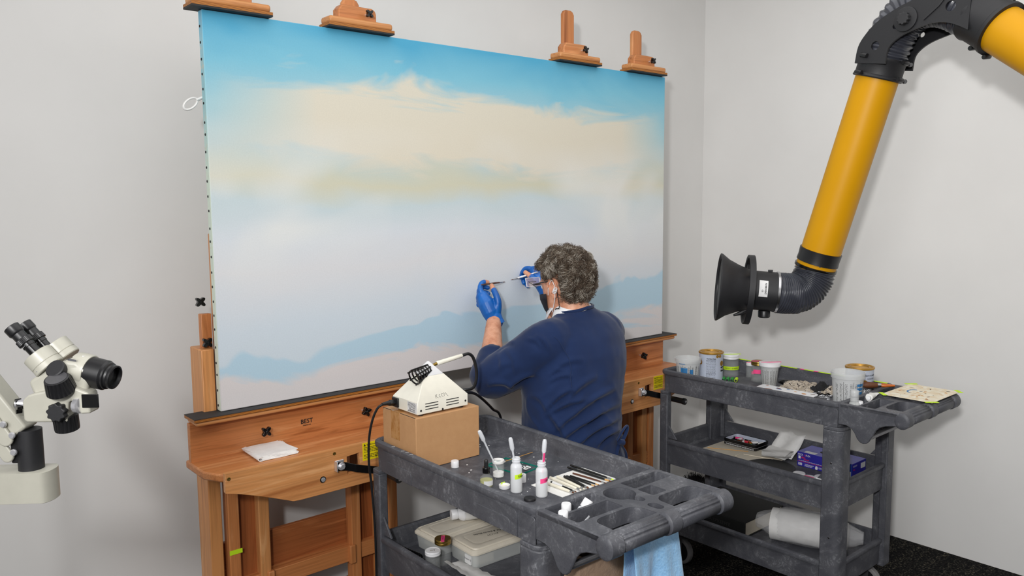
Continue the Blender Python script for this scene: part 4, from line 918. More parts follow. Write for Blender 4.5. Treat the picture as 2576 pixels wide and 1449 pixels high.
# bottom tray: book, bagged roll
o=thing('large_book','thick black cloth-bound book lying on the back cart bottom tray','book',(2.005,-.592,ZB+.0005));
M['bookcloth']=plain('black_book_cloth',(20,21,21),.75,vs=300,bump=.2)
b=MB(); b.span((0,0,0),(.300,.335,.004)); part(b,'cover','bookcloth',o,.001); b=MB(); b.span((0,0,.066),(.300,.335,.070)); part(b,'cover','bookcloth',o,.001); b=MB(); b.span((-.001,0,0),(.004,.335,.070)); sp=part(b,'spine','bookcloth',o,.002)
b=MB(); b.span((.004,.006,.004),(.294,.329,.066)); part(b,'pages','board',o)
M['emboss']=plain('embossed_black',(60,60,60),.3)
lettering('GEORGIA O\'KEEFFE',.021,'emboss',sp,frame((-.0012,.17,.037),(-1,0,0),(0,-1,0)),sx=1.05)
o=thing('bagged_roll','white wadding roll in a clear plastic bag on the bottom tray','roll',(2.080,-.640,ZB+.001),math.radians(-70)); 
b=MB(); rings=[]
for i in range(12):
    q=i/11; rr_=.066*(1-.35*max(0,q-.75)*4*.5)
    rings.append([(.03+.30*q,(rr_+.004*noise.noise(V((q*5,j*.5,2))))*math.cos(2*PI*j/28)*(1.05),.070+(rr_+.004*noise.noise(V((q*5,j*.5,7))))*math.sin(2*PI*j/28)) for j in range(28)])
b.loft(rings); part(b,'roll','tissue',o)
b=MB(); rings=[]
for i in range(16):
    q=i/15; s=min(1,.35+2.2*q,.3+2.6*(1-q))
    rings.append([(-.035+.425*q,(.080*s+.011*noise.noise(V((i*.9,j*.8,0))))*math.cos(2*PI*j/32),max(.002,.074+(.075*s+.011*noise.noise(V((i*.7,j*1.1,3))))*math.sin(2*PI*j/32))) for j in range(32)])
b.loft(rings); t=NT('bag_film',.12,0,.6); t.base((236,236,238)); t.set('Alpha',.24); M['bagfilm']=t.m; part(b,'film','bagfilm',o)
# black bristle duster on the floor in the corner
o=thing('duster','fuzzy black bristle duster on the floor behind the back cart','duster',(2.58,.09,.0)); b=MB(); b.lathe([(0,.0),(.06,.01),(.085,.05),(.075,.10),(.03,.135),(0,.14)],20); part(b,'core','matte_black',o)
b=MB(); rr=random.Random(1)
for k in range(900):
    a=rr.uniform(0,2*PI); e=rr.uniform(-.1,1.5); d=V((math.cos(a)*math.cos(e),math.sin(a)*math.cos(e),math.sin(e))); p0=V((0,0,.055))+V((d.x*.075,d.y*.075,d.z*.075)); p1=p0+d*rr.uniform(.015,.04)+V((rr.uniform(-.012,.012),rr.uniform(-.012,.012),rr.uniform(-.01,.012))); b.tube([p0,p1],.0012,3,cap=False)
q=part(b,'bristles','matte_black',o); q['kind']='stuff'

b=MB(); rr=random.Random(14)
for x,y,r_ in [(.556,-.538,.003),(.535,-.585,.0035),(.516,-.600,.0025),(.70,-.42,.003),(.715,-.40,.002),(.73,-.43,.003),(.76,-.62,.003),(.775,-.66,.0025),(.75,-.56,.002)]+[(rr.uniform(.48,.79),rr.uniform(-.98,-.35),rr.uniform(.0008,.0018)) for _ in range(34)]:
    b.lathe([(r_,0),(r_*.6,.0005),(0,.0006)],7,tr(x,y,.8321))
for x,y in ((.3815,-.395),(.379,-.452),(.3795,-.475),(.378,-.50)): b.tube([(x-.005,y+.004,.8932),(x,y,.8934),(x+.004,y-.001,.8932)],.0012,5,flat=.4)
o=b.build('paint_fleck','tissue',bpy.data.objects['utility_cart']); o.matrix_parent_inverse=(tr(.381,-.277,0)@rot('Z',-.705)).inverted(); o['kind']='stuff'
# ------------------------------------------------------------ fume extraction arm
fa=thing('extraction_arm','yellow fume extraction arm with black hood hanging from the right wall','extraction arm',(2.954,-2.06,1.72))
FO=V((2.954,-2.06,1.72)); fp=lambda *q: V(q)-FO
FB=lambda b,name,mat,par=None,bev=0,seg=2,sharp=38: b.build(name,mat,par or fa,bev,seg,sharp)
hc=V((1.872,-.524,1.286)); he=V((2.012,-.697,1.268)); ax=(he-hc).normalized(); mh=frame(hc-FO,ax,(0,0,1))
b=MB(); b.lathe([(.126,.008),(.134,-.002),(.139,.0),(.138,.006),(.116,.036),(.098,.075),(.0845,.112),(.081,.124),(.076,.124),(.080,.11),(.094,.07),(.112,.034),(.128,.006)],56,mh,cap0=False,cap1=False); hood=FB(b,'hood','matte_black')
b=MB(); b.lathe([(.126,.006),(.126,.008),(0,.008)],40,mh,cap0=False); FB(b,'grille','black',hood)
b=MB(); b.lathe([(.080,.118),(.080,.226),(.0815,.227),(.0815,.231),(.080,.232)],48,mh); FB(b,'neck','matte_black',hood)
n_=48; b=MB(); rings=[]
for r,z in ((.136,.108),(.142,.109),(.142,.132),(.136,.133),(.130,.130),(.130,.111)): rings.append([(r*math.cos(2*PI*j/n_),r*math.sin(2*PI*j/n_),z) for j in range(n_)])
b.loft(rings,mx=mh,loop=True); ring=FB(b,'handle_ring','matte_black',hood)
for k in range(4):
    a=PI/4+k*PI/2; b=MB(); b.span((.074,-.008,.115),(.134,.008,.126),mh@rot('Z',math.degrees(a))); FB(b,'ring_spoke','matte_black',hood,.002)
# rating label on the neck, facing the room
la=None
camdir=(V((-.903,-2.465,1.64))-(hc+ax*.17)).normalized(); lx=camdir-ax*camdir.dot(ax); lx.normalize(); ml=frame(hc+ax*.17-FO,ax,lx)
b=MB(); A=[-.42+.84*i/8 for i in range(9)]; A=[a-.12 for a in A]
b.loft([[(.0808*math.cos(a),.0808*math.sin(a),-.017) for a in A],[(.0808*math.cos(a),.0808*math.sin(a),.017) for a in A]],False,False,closed=False,mx=ml); lb=FB(b,'rating_label','label_white',hood)
def neck_text(body,size,zoff,aoff,sx=1,bold=0):
    o=lettering(body,size,'ink',lb,Matrix.Identity(4),sx=sx,bold=bold); mm=ml
    for v_ in o.data.vertices:
        a=-v_.co.x*-1/.0812+aoff; v_.co=mm@V((.0814*math.cos(a),.0814*math.sin(a),zoff-v_.co.y*-1))
neck_text('PLYMOVENT',.0095,.008,-.12,.85,.03); neck_text('CE',.008,-.004,.0,1,.02)
b=MB(); b.lathe([(.022,0),(.024,.004),(.024,.026),(.020,.030),(0,.030)],24,frame(hc+ax*.185+V((0,0,-.079))-FO,(0,0,-1))); FB(b,'damper_knob','black',hood)
b=MB(); b.tube([fp(*(hc+ax*.112+V((0,0,-.085)))),fp(*(hc+ax*.088+V((0,-.004,-.100)))),fp(*(hc+ax*.06+V((0,-.004,-.112))))],[.008,.009,.004],8); FB(b,'lever','matte_black',hood)
b=MB(); b.span((-.008,-.006,0),(.010,.006,.008),frame(hc+ax*.205+V((0,0,.0805))-FO,(0,0,1),ax)); FB(b,'catch','black',hood,.001)
# ribbed hose
def hose(name,path,r,ribs,amp,seed,k=10):
    P=spline(path,k); L=[0]
    for i in range(1,len(P)): L.append(L[-1]+(P[i]-P[i-1]).length)
    tot=L[-1]; N=ribs*6; pts=[]; 
    for i in range(N+1):
        s=tot*i/N; j=max(q for q in range(len(L)) if L[q]<=s+1e-9); j=min(j,len(P)-2); t_=(s-L[j])/(L[j+1]-L[j]); pts.append(P[j].lerp(P[j+1],t_))
    b=MB(); n=44; rings=[]; Nn=None
    for i,p_ in enumerate(pts):
        t_=(pts[min(i+1,N)]-pts[max(i-1,0)]).normalized()
        if Nn is None: a=V((0,1,0)); Nn=(a-t_*a.dot(t_)).normalized()
        else: Nn=(Nn-t_*Nn.dot(t_)).normalized()
        B=t_.cross(Nn); edge=min(1,min(i,N-i)/8)
        rg_=[]
        for j in range(n):
            a=2*PI*j/n; d=Nn*math.cos(a)+B*math.sin(a); w=noise.noise(p_*22+d*2.4+V((seed,0,0)))
            rr_=r+edge*(amp*math.cos(2*PI*(i/6)+1.6*w)+.0035*w)-.003*(1-edge)
            rg_.append(p_+d*rr_-FO)
        rings.append(rg_)
    b.loft(rings); return FB(b,name,'hose',None,sharp=180)
hose('lower_hose',[(2.008,-.694,1.268),(2.045,-.717,1.262),(2.090,-.744,1.260),(2.130,-.768,1.282),(2.154,-.783,1.322),(2.163,-.789,1.362)],.080,26,.0035,1)
T0=V((2.163,-.787,1.355)); T1=V((2.184,-1.004,2.097)); tx=(T1-T0).normalized()
def band(p0,axis,prof,name,mat,n=48,par=None,sharp=38): b=MB(); b.lathe(prof,n,frame(p0-FO,axis)); return FB(b,name,mat,par,0,2,sharp)
hs=bpy.data.objects['lower_hose']
band(hc+ax*.226,ax,[(.080,0),(.084,.001),(.084,.010),(.080,.011)],'hose_clamp','steel',par=hs); band(T0+tx*.004,tx,[(.080,0),(.0838,.001),(.0838,.012),(.080,.013)],'hose_clamp','gloss_black',par=hs)
TL=(T1-T0).length
lt=band(T0,tx,[(.0785,.0),(.0785,TL+.06)],'lower_tube','yellow')
b=MB(); b.span((-.0015,.0775,.06),(.0015,.0800,TL-.02),frame(T0-FO,tx,(1,-.2,0))@rot('Z',-35)); FB(b,'tube_seam','yellow',lt)
band(T0+tx*.030,tx,[(.0788,0),(.083,.001),(.0815,.02),(.083,.052),(.0788,.053)],'rubber_sleeve','black',par=lt)
b=MB(); b.lathe([(.006,0),(.006,.004),(0,.005)],10,frame(T0+tx*.022-FO+V((-.062,-.048,.0)),(-.8,-.6,0))); FB(b,'rivet','steel',lt)
# elbow: two cheek plates, collars, hose
col=band(T1-tx*.004,tx,[(.079,0),(.088,.0),(.090,.004),(.088,.010),(.0845,.014),(.0845,.062),(.0875,.066),(.0875,.076),(.079,.077)],'lower_collar','matte_black')
U0=V((2.136,-1.430,2.206)); ux=V((-.150,-.785,-.601)).normalized()
uc=band(U0-ux*.100,ux,[(.08,0),(.090,.001),(.092,.01),(.088,.02),(.088,.095),(.094,.100),(.094,.112),(.08,.113)],'upper_collar','matte_black')
def lugs(c,axis,par,angs):
    f_=frame(c-FO,axis,(1,0,0))
    for a in angs:
        for z in (.006,.068):
            q=f_@rot('Z',a)@tr(.096,0,z); b=MB(); b.lathe([(.0075,-.016),(.0085,-.014),(.0085,.014),(.0075,.016)],12,q@rot('X',90)); lg=FB(b,'clamp_lug','black',par)
lugs(T1,tx,col,(160,-60,-100) ); lugs(U0-ux*.05,ux,uc,(60,-75))
npl=V((-.991,.121,.063))
outer=[(2.105,-.955,2.150),(2.107,-.965,2.209),(2.106,-.991,2.249),(2.104,-1.031,2.285),(2.099,-1.083,2.312),(2.092,-1.148,2.335),(2.084,-1.226,2.346),(2.074,-1.308,2.344),(2.067,-1.370,2.330)]
inner=[(2.089,-1.077,2.130),(2.091,-1.084,2.18),(2.089,-1.106,2.206),(2.086,-1.142,2.225),(2.081,-1.192,2.238),(2.076,-1.24,2.246),(2.069,-1.289,2.239),(2.063,-1.33,2.221),(2.057,-1.365,2.2)]
f_=frame(V(outer[0])-FO,npl,(0,-1,0)); fi=f_.inverted()
to2=lambda q: (fi@(V(q)-FO)).to_2d()
poly=[tuple(to2(q)) for q in spline(outer,4)]+[tuple(to2(q)) for q in reversed(spline(inner,4))]
def circ(q,r,n=20): c=to2(q); return [(c.x+r*math.cos(2*PI*i/n),c.y+r*math.sin(2*PI*i/n)) for i in range(n)]
for off in (0,-.178):
    b=MB(); b.prism(poly,off-.004,off+.004,f_,[circ((2.098,-1.034,2.202),.016),circ((2.093,-1.107,2.259),.010),circ((2.071,-1.302,2.291),.018)]); pl=FB(b,'cheek_plate','matte_black')
    if off==0:
        hub=V((2.088,-1.146,2.276))-FO
        b=MB(); b.lathe([(.044,.003),(.043,.008),(.04,.009),(0,.009)],40,frame(hub,npl)); FB(b,'pivot_disc','matte_black',pl)
        pts=[((.021+.0022*math.cos(10*a))*math.cos(a),(.021+.0022*math.cos(10*a))*math.sin(a)) for a in [2*PI*i/80 for i in range(80)]]
        b=MB(); b.prism(pts,.008,.026,frame(hub,npl)); FB(b,'pivot_knob','rubber',pl,.002)
        b=MB(); b.tube([f_@V((*to2(q),.006)) for q in ((2.07,-1.21,2.262),(2.064,-1.26,2.30),(2.06,-1.275,2.318))],.003,8); FB(b,'stop_rib','matte_black',pl)
hose('elbow_hose',[(2.184,-1.015,2.135),(2.186,-1.035,2.20),(2.187,-1.072,2.278),(2.183,-1.150,2.335),(2.170,-1.250,2.325),(2.155,-1.335,2.275),(2.146,-1.380,2.245)],.082,22,.0038,5)
UL=.86
ut=band(U0,ux,[(.080,0),(.080,UL)],'upper_tube','yellow')
E_=U0+ux*UL
band(E_-ux*.03,ux,[(.082,0),(.088,.002),(.088,.09),(.07,.10)],'swivel_collar','matte_black')
b=MB(); b.tube([E_+ux*.05-FO,V((2.2,-2.06,1.62))-FO,V((2.94,-2.06,1.70))-FO],.045,16); FB(b,'wall_bracket','matte_black')
b=MB(); b.span((-.03,-.12,-.16),(-.001,.12,.16)); FB(b,'wall_plate','matte_black',None,.004)

# ------------------------------------------------------------ stereo microscope on a boom
KZ=.0003203
mi=thing('microscope','putty-grey stereo microscope with black eyepieces on a jointed boom arm','microscope',(-.637,-1.077,1.3685),math.atan2(-.651,.759)); mi.scale=(.6944,)*3
def mp(x,y,d=0.):
    z=-(y-501.3)*KZ*(1.8+d)/1.8-.223*d
    return V(((x-445.6)*KZ*(1.8+d)/1.8-.559*d+.0593*z,d,z))
MBd=lambda b,name,mat,par=None,bev=0,seg=2,sharp=38: b.build(name,mat,par or mi,bev,seg,sharp)
k=KZ
# body
b=MB(); prof=[(262,480),(300,452),(400,392),(510,332),(600,340),(690,420),(660,560),(560,590),(440,600),(292,572)]
b.prism([((x-445.6)*k,-(y-501.3)*k) for x,y in prof],-.035,.04,Matrix(((1,0,0,0),(0,0,1,0),(0,1,0,0),(0,0,0,1)))); body=MBd(b,'body','scope',None,.008,3)
b=MB(); b.tube([mp(400,388,-.036),mp(398,372,-.037),mp(510,332,-.037)],.0006,6); MBd(b,'seam','ink',body)
b=MB(); b.span((0,-.001,0),(.018,0,.004),tr(*mp(478,352,-.0355))@rot('Y',9)); MBd(b,'name_plate','grey_steel',body)
ex=mp(250,285)-mp(88,112); ex.normalize()
for i,(c,dep) in enumerate(((mp(300,345,-.012),-.012),(mp(418,280,.040),.040))):
    c=V((c.x,dep,c.z)); f2=frame(c,ex,(0,1,0))
    b=MB(); b.lathe([(.030,-.017),(.0315,-.016),(.0315,.010),(.0305,.011),(.0315,.012),(.0325,.024),(.031,.026)],44,f2); hs_=MBd(b,'prism_housing','scope')
    for a in (200,320):
        b=MB(); b.lathe([(.0018,0),(.0016,.0008),(0,.001)],10,f2@rot('Z',a)@tr(.0313,0,.018)@rot('Y',90)); MBd(b,'screw','chrome',hs_)
    ey=mp(88,112,-.012) if i==0 else mp(172,92,.040); 
    ey=V((ey.x,dep-.002 if i==0 else dep,ey.z)); f3=frame(ey,ex,(0,1,0))
    b=MB(); b.lathe([(.0125,.002),(.0155,0),(.0168,.001),(.0168,.018),(.0158,.020),(.0142,.022),(.0142,.036)],36,f3); ep=MBd(b,'eyepiece','black')
    b=MB(); b.lathe([(0,.004),(.0126,.004)],24,f3,cap0=False); MBd(b,'eye_lens','gloss_black',ep)
    rings=[]
    for z,kk in ((.036,.0150),(.037,.0166),(.049,.0168),(.050,.0152)): rings.append([((kk+(.0005 if j%2 else -.0003))*math.cos(2*PI*j/72),(kk+(.0005 if j%2 else -.0003))*math.sin(2*PI*j/72),z) for j in range(72)])
    b=MB(); b.loft(rings,mx=f3,smooth=False); MBd(b,'focus_ring','black',ep)
    b=MB(); b.lathe([(.0138,.05),(.0138,.058),(.0125,.059),(.0125,.085)],32,f3); MBd(b,'tube','gloss_black',ep)
    b=MB(); rr=random.Random(i)
    for q in range(6):
        a=180+q*14; b.box((0,0,0),(.0004,.0022 if q%3 else .0008,.0008),f3@rot('Z',a)@tr(.0139,0,.054))
    q=MBd(b,'scale_marks','white',ep); q['kind']='stuff'
# nosepiece and objective
nd=V((.97,-.12,-.20)).normalized(); nc=mp(600,425,.0); fn=frame(nc,nd,(0,1,0))
b=MB(); b.lathe([(.036,-.022),(.038,-.018),(.038,.010),(.036,.014)],44,fn); MBd(b,'collar','scope',body)
b=MB(); b.lathe([(.031,.012),(.034,.014),(.034,.02),(.0335,.05),(.030,.054),(.030,.058),(.0265,.060),(.0255,.064),(.0268,.066),(.0268,.072),(.0235,.073),(.0225,.062),(0,.062)],44,fn); ob=MBd(b,'objective','black')
b=MB(); b.lathe([(.0222,.0625),(0,.064)],30,fn,cap0=False); MBd(b,'lens','gloss_black',ob)
b=MB(); b.lathe([(.0035,-.01),(.0035,.004),(.0055,.005),(.006,.006),(.006,.015),(.0055,.016),(0,.016)],18,frame(mp(592,368,-.008),(0,0,1))); MBd(b,'thumb_screw','chrome',body)
# focus block
b=MB(); prof=[(246,610),(252,592),(290,560),(330,548),(575,500),(690,545),(705,560),(707,690),(640,695),(580,600),(560,615),(545,750),(270,750),(248,735)]
b.prism([((x-445.6)*k,-(y-501.3)*k) for x,y in prof],-.052,-.012,Matrix(((1,0,0,0),(0,0,1,0),(0,1,0,0),(0,0,0,1)))); fb=MBd(b,'focus_block','scope',None,.006,3)
b=MB(); b.span((0,-.003,0),(.036,.001,.030),tr(*mp(580,690,-.052))); MBd(b,'rack','gloss_black',fb,.001)
b=MB(); b.lathe([(.012,-.004),(.0175,-.003),(.0175,.008),(.015,.009),(0,.009)],32,frame(mp(548,672,-.046),(.95,-.30,0))); MBd(b,'pinion_ring','chrome',fb)
def ribbed(b,f,r0,r1,h,n=20,amp=.0011):
    rings=[]; m=n*6
    for z,r,a in ((0,r0*.94,0),(.002,r0,0),(.004,r0,amp),(h-.004,r1,amp),(h-.001,r1*.98,0),(h,r1*.92,0)): rings.append([((r-a*(1 if (j%6) in (0,1) else 0))*math.cos(2*PI*j/m),(r-a*(1 if (j%6) in (0,1) else 0))*math.sin(2*PI*j/m),z) for j in range(m)])
    b.loft(rings,mx=f)
kd=V((-.02,-.42,.9)).normalized()
b=MB(); ribbed(b,frame(mp(432,572,-.052),kd),.030,.0255,.036); kn=MBd(b,'zoom_knob','black')
b=MB(); b.lathe([(.0215,.0355),(.0215,.0368),(0,.0368)],30,frame(mp(432,572,-.052),kd)); MBd(b,'knob_cap','grey_steel',kn)
b=MB(); b.lathe([(.018,0),(.0205,.002),(.0205,.012),(.018,.014),(0,.014)],30,frame(mp(410,425,-.038),(-.1,-.75,.6))); MBd(b,'side_knob','matte_black')
b=MB(); ribbed(b,frame(mp(455,735,-.030),(0,.15,-1)),.0262,.0255,.037); MBd(b,'focus_knob','black')
pts=[((.0195+.0018*math.cos(9*a))*math.cos(a),(.0195+.0018*math.cos(9*a))*math.sin(a)) for a in [2*PI*i/90 for i in range(90)]]
b=MB(); b.prism(pts,0,.016,frame(mp(415,715,-.052),(0,-1,0))); MBd(b,'tension_knob','matte_black',None,.002)
b=MB(); b.lathe([(.0105,-.002),(.0105,.045)],24,frame(mp(262,662,-.032),(-1,0,.03))); MBd(b,'rod','chrome')
pts=[((.013+.004*math.cos(4*a))*math.cos(a),(.013+.004*math.cos(4*a))*math.sin(a)) for a in [2*PI*i/48 for i in range(48)]]
b=MB(); b.prism(pts,0,.012,frame(mp(150,672,-.030),(-.7,-.7,0))); b.lathe([(.006,-.014),(.006,.0)],12,frame(mp(150,672,-.030),(-.7,-.7,0))); MBd(b,'lock_knob','gloss_black')
# boom arm
def arm(p0,p1,w,y0,y1,name,par=None):
    d=(p1-p0); L=d.length; a=math.atan2(d.z,d.x); mx=tr(p0.x,0,p0.z)@Matrix.Rotation(-a,4,'Y')@Matrix(((1,0,0,0),(0,0,1,0),(0,1,0,0),(0,0,0,1)))
    pts=[(0,-w)]+[(L+w*math.sin(q),-w*math.cos(q)) for q in [PI*i/12 for i in range(13)]]+[(0,w)]
    b=MB(); b.prism(pts,y0,y1,mx); return MBd(b,name,'scope',par,.003,3)
a1=arm(mp(-420,150),mp(95,885),.0165,-.034,-.026,'arm_link'); a2=arm(mp(-420,150),mp(95,885),.0165,.026,.034,'arm_link')
b=MB(); d0,d1=mp(-380,120),mp(200,830); dd=(d1-d0).normalized(); nn=V((-dd.z,0,dd.x))
b.loft([[d0+nn*-.045+V((0,-.026,0)),d0+nn*.02+V((0,-.026,0)),d0+nn*.02+V((0,.026,0)),d0+nn*-.045+V((0,.026,0))],[d1+nn*-.035+V((0,-.026,0)),d1+nn*.012+V((0,-.026,0)),d1+nn*.012+V((0,.026,0)),d1+nn*-.035+V((0,.026,0))]],smooth=False); MBd(b,'boom_cover','scope',None,.006,3)
a3=arm(mp(-420,300),mp(98,1010),.0145,-.030,-.022,'arm_link')
for x,y in ((20,805),(82,885),(92,1008)):
    b=MB(); b.lathe([(.0075,0),(.0075,.003),(.0055,.005),(0,.0052)],20,frame(mp(x,y,-.034),(0,-1,0))); MBd(b,'pivot_bolt','chrome')
b=MB(); b.span((-.012,-.020,-.045),(.01,.020,.045),tr(*mp(140,930,0))); MBd(b,'pivot_block','black',None,.003)
b=MB(); b.lathe([(.0255,0),(.0265,.001),(.0265,.104),(.0255,.105)],40,frame(mp(218,1165,0),(0,0,1))); MBd(b,'post','matte_black')
b=MB(); rings=[]
for z,e in ((1366,0),(1362,.003),(1146,.003),(1142,0)):
    zz=mp(0,z).z; pts=[(-.36,-.032-e,zz)]+[((285-445.6)*k-.0+(.030+e)*math.sin(q)*.55,-(.032+e)*math.cos(q),zz+.006*(1)) for q in [PI*i/12 for i in range(13)]]+[(-.36,.032+e,zz)]
    rings.append(pts)
b.loft(rings); MBd(b,'horizontal_arm','scope',None,0)
b=MB(); b.tube([mp(320,1172,0),mp(345,1172,0)],[.004,.0055],12); MBd(b,'set_screw','gloss_black')
b=MB(); b.lathe([(.03,-1.971),(.03,.10)],28,tr(-.40,0,0)); MBd(b,'stand_column','scope')
b=MB(); b.lathe([(.28,-1.971),(.28,-1.945),(.25,-1.935),(.05,-1.915)],40,tr(-.40,0,0)); MBd(b,'stand_base','matte_black')
# ------------------------------------------------------------ the person at the painting
t=NT('skin',.5,0,.4); nz=t.noise(t.coord(),24,5,.65); t.base(t.ramp(nz,[(.32,(176,112,84)),(.5,(204,146,116)),(.68,(218,164,136))])); t.set('Subsurface Weight',.12); t.set('Subsurface Radius',(.02,.008,.004)); t.bump(t.noise(t.coord(),260,3),.15,.0006); M['skin']=t.m
t=NT('navy_cotton',.85,0,.15); nz=t.noise(t.coord(),7,3); wv=t.noise(t.coord(),420,2); t.base(t.mix(.25,t.ramp(nz,[(.3,(23,38,72)),(.7,(28,46,84))]),t.ramp(wv,[(.3,.7),(.7,1.)]),'MULTIPLY')); t.bump(wv,.12,.0006); t.set('Sheen Weight',.15); M['navy']=t.m
M['trouser']=plain('dark_trousers',(34,36,44),.85,vs=200,bump=.1)
t=NT('blue_nitrile',.42,0,.5); nz=t.noise(t.coord((1,1,2.2)),120,4,.6); t.base(t.ramp(t.noise(t.coord(),18,3),[(.3,(2,82,160)),(.7,(10,102,188))])); t.bump(nz,.35,.0012); M['nitrile']=t.m
M['hair_dark']=plain('hair_brown_grey',(82,68,56),.45,0,.4,.12,40); M['hair_mid']=plain('hair_grey',(120,108,94),.45,0,.4,.1,40); M['hair_light']=plain('hair_silver',(176,168,156),.42,0,.45,.06,40)
t=NT('scalp',.7); t.base(t.ramp(t.noise(t.coord(),45,4,.7),[(.35,(56,44,36)),(.65,(92,72,60))])); M['scalp']=t.m
M['maskblack']=plain('black_mask_cloth',(26,28,36),.85,vs=200,bump=.1); M['shirt']=plain('white_shirt',(226,226,228),.85,var=.02)
M['lensplate']=glassy('loupe_lens',(220,200,196),.05,.28)
def evalmesh(o):
    bpy.context.view_layer.update(); dg=bpy.context.evaluated_depsgraph_get(); me=bpy.data.meshes.new_from_object(o.evaluated_get(dg)); return me
def remesh(b,name,mat,vox,it,parent=None,fn=None):
    o=b.build(name,mat,None); m=o.modifiers.new('r','REMESH'); m.mode='VOXEL'; m.voxel_size=vox; m.use_smooth_shade=True
    s=o.modifiers.new('s','SMOOTH'); s.factor=.5; s.iterations=it
    me=evalmesh(o); old=o.data; o.modifiers.clear(); o.data=me; me.name=name; bpy.data.meshes.remove(old)
    if not me.materials: me.materials.append(M[mat])
    if fn:
        n=len(me.vertices); co=np.empty(n*3); me.vertices.foreach_get('co',co); co=co.reshape(-1,3); no=np.empty(n*3); me.vertices.foreach_get('normal',no); no=no.reshape(-1,3)
        co=co+no*fn(co,no)[:,None]; me.vertices.foreach_set('co',co.ravel()); me.update()
    me.polygons.foreach_set('use_smooth',[True]*len(me.polygons))
    if parent: o.parent=parent
    return o
def limb(b,pts,rad,n=18):
    P=[V(p) for p in pts]; R=list(rad); d0=(P[0]-P[1]).normalized(); d1=(P[-1]-P[-2]).normalized()
    PP=[P[0]+d0*R[0]*.97,P[0]+d0*R[0]*.75,P[0]+d0*R[0]*.4]+P+[P[-1]+d1*R[-1]*.4,P[-1]+d1*R[-1]*.75,P[-1]+d1*R[-1]*.97]
    RR=[R[0]*.2,R[0]*.66,R[0]*.92]+R+[R[-1]*.92,R[-1]*.66,R[-1]*.2]
    b.tube(PP,RR,n)
def ering(cx,cy,z,a,c,n=36,e=2.3):
    r=[]
    for j in range(n):
        q=2*PI*j/n; x,y=math.cos(q),math.sin(q); r.append((cx+a*math.copysign(abs(x)**(2/e),x),cy+c*math.copysign(abs(y)**(2/e),y),z))
    return r
def smoothpath(P,R,k=4):
    Q=spline(P,k); rr=[]; 
    for i in range(len(R)-1): rr+=[R[i]+(R[i+1]-R[i])*j/k for j in range(k)]
    return Q,rr+[R[-1]]
SL,EL,WL=V((.958,-.455,1.150)),V((.858,-.285,1.030)),V((1.015,-.115,1.200))
SR,ER,WR=V((1.285,-.43,1.152)),V((1.300,-.20,1.065)),V((1.312,-.11,1.285))
HC=V((1.117,-.400,1.350)); HM=tr(*HC)@rot('Z',-2)@rot('X',-13)
# --- body: one continuous surface
b=MB()
hr=[(-.127,.058,.016,.012),(-.122,.055,.030,.026),(-.110,.048,.043,.042),(-.09,.032,.056,.062),(-.06,.012,.065,.084),(-.03,.004,.071,.094),(0,0,.074,.098),(.03,-.002,.076,.099),(.06,-.004,.073,.094),(.085,-.006,.063,.080),(.103,-.006,.044,.057),(.114,-.006,.018,.024)]
b.loft([ering(0,cy,z,a,c,32,2.05) for z,cy,a,c in hr],mx=HM)
b.loft([[(x*w,.085+d,z) for x,d in ((-1,0),(-.5,.55*k),(0,k),(.5,.55*k),(1,0))]+[(0,.06,z)] for z,w,k in ((.012,.006,.012),(-.01,.009,.022),(-.032,.014,.034),(-.040,.015,.032),(-.046,.009,.016))],mx=HM)   # nose
limb(b,[HM@V((-.03,.088,-.066)),HM@V((0,.094,-.066)),HM@V((.03,.088,-.066))],[.006,.009,.006],8)   # lips
limb(b,[HM@V((-.04,.086,.016)),HM@V((0,.094,.014)),HM@V((.04,.086,.016))],[.008,.008,.008],8)   # brow
b.tube([(1.120,-.445,1.20),(1.120,-.438,1.24),(1.118,-.425,1.29),(1.117,-.412,1.345)],[.074,.064,.058,.058],22)
b.loft([ering(1.085,-.46,.62,.175,.135),ering(1.085,-.46,.72,.175,.135),ering(1.09,-.46,.86,.165,.12),ering(1.105,-.455,1.0,.175,.12),ering(1.12,-.44,1.12,.18,.115),ering(1.13,-.435,1.19,.16,.085),ering(1.125,-.435,1.225,.09,.06)])
for S,E,W in ((SL,EL,WL),(SR,ER,WR)):
    limb(b,[S,S.lerp(E,.5),E],[.056,.05,.042]); limb(b,[E,E.lerp(W,.3),E.lerp(W,.7),W,W+(W-E)*.12],[.041,.043,.034,.0265,.026])
KL,KR=V((.985,-.07,.635)),V((1.185,-.07,.635)); FL_,FR_=V((.985,-.10,.09)),V((1.190,-.12,.09))
for x,K,F in ((1.0,KL,FL_),(1.17,KR,FR_)):
    limb(b,[(x,-.46,.655),V((x,-.46,.655)).lerp(K,.5),K],[.082,.073,.056]); limb(b,[K,K.lerp(F,.35),F],[.055,.056,.036])
person=remesh(b,'person','skin',.0062,5)
tag(person,'person in a navy smock and blue gloves, back turned, touching up the painting','person')
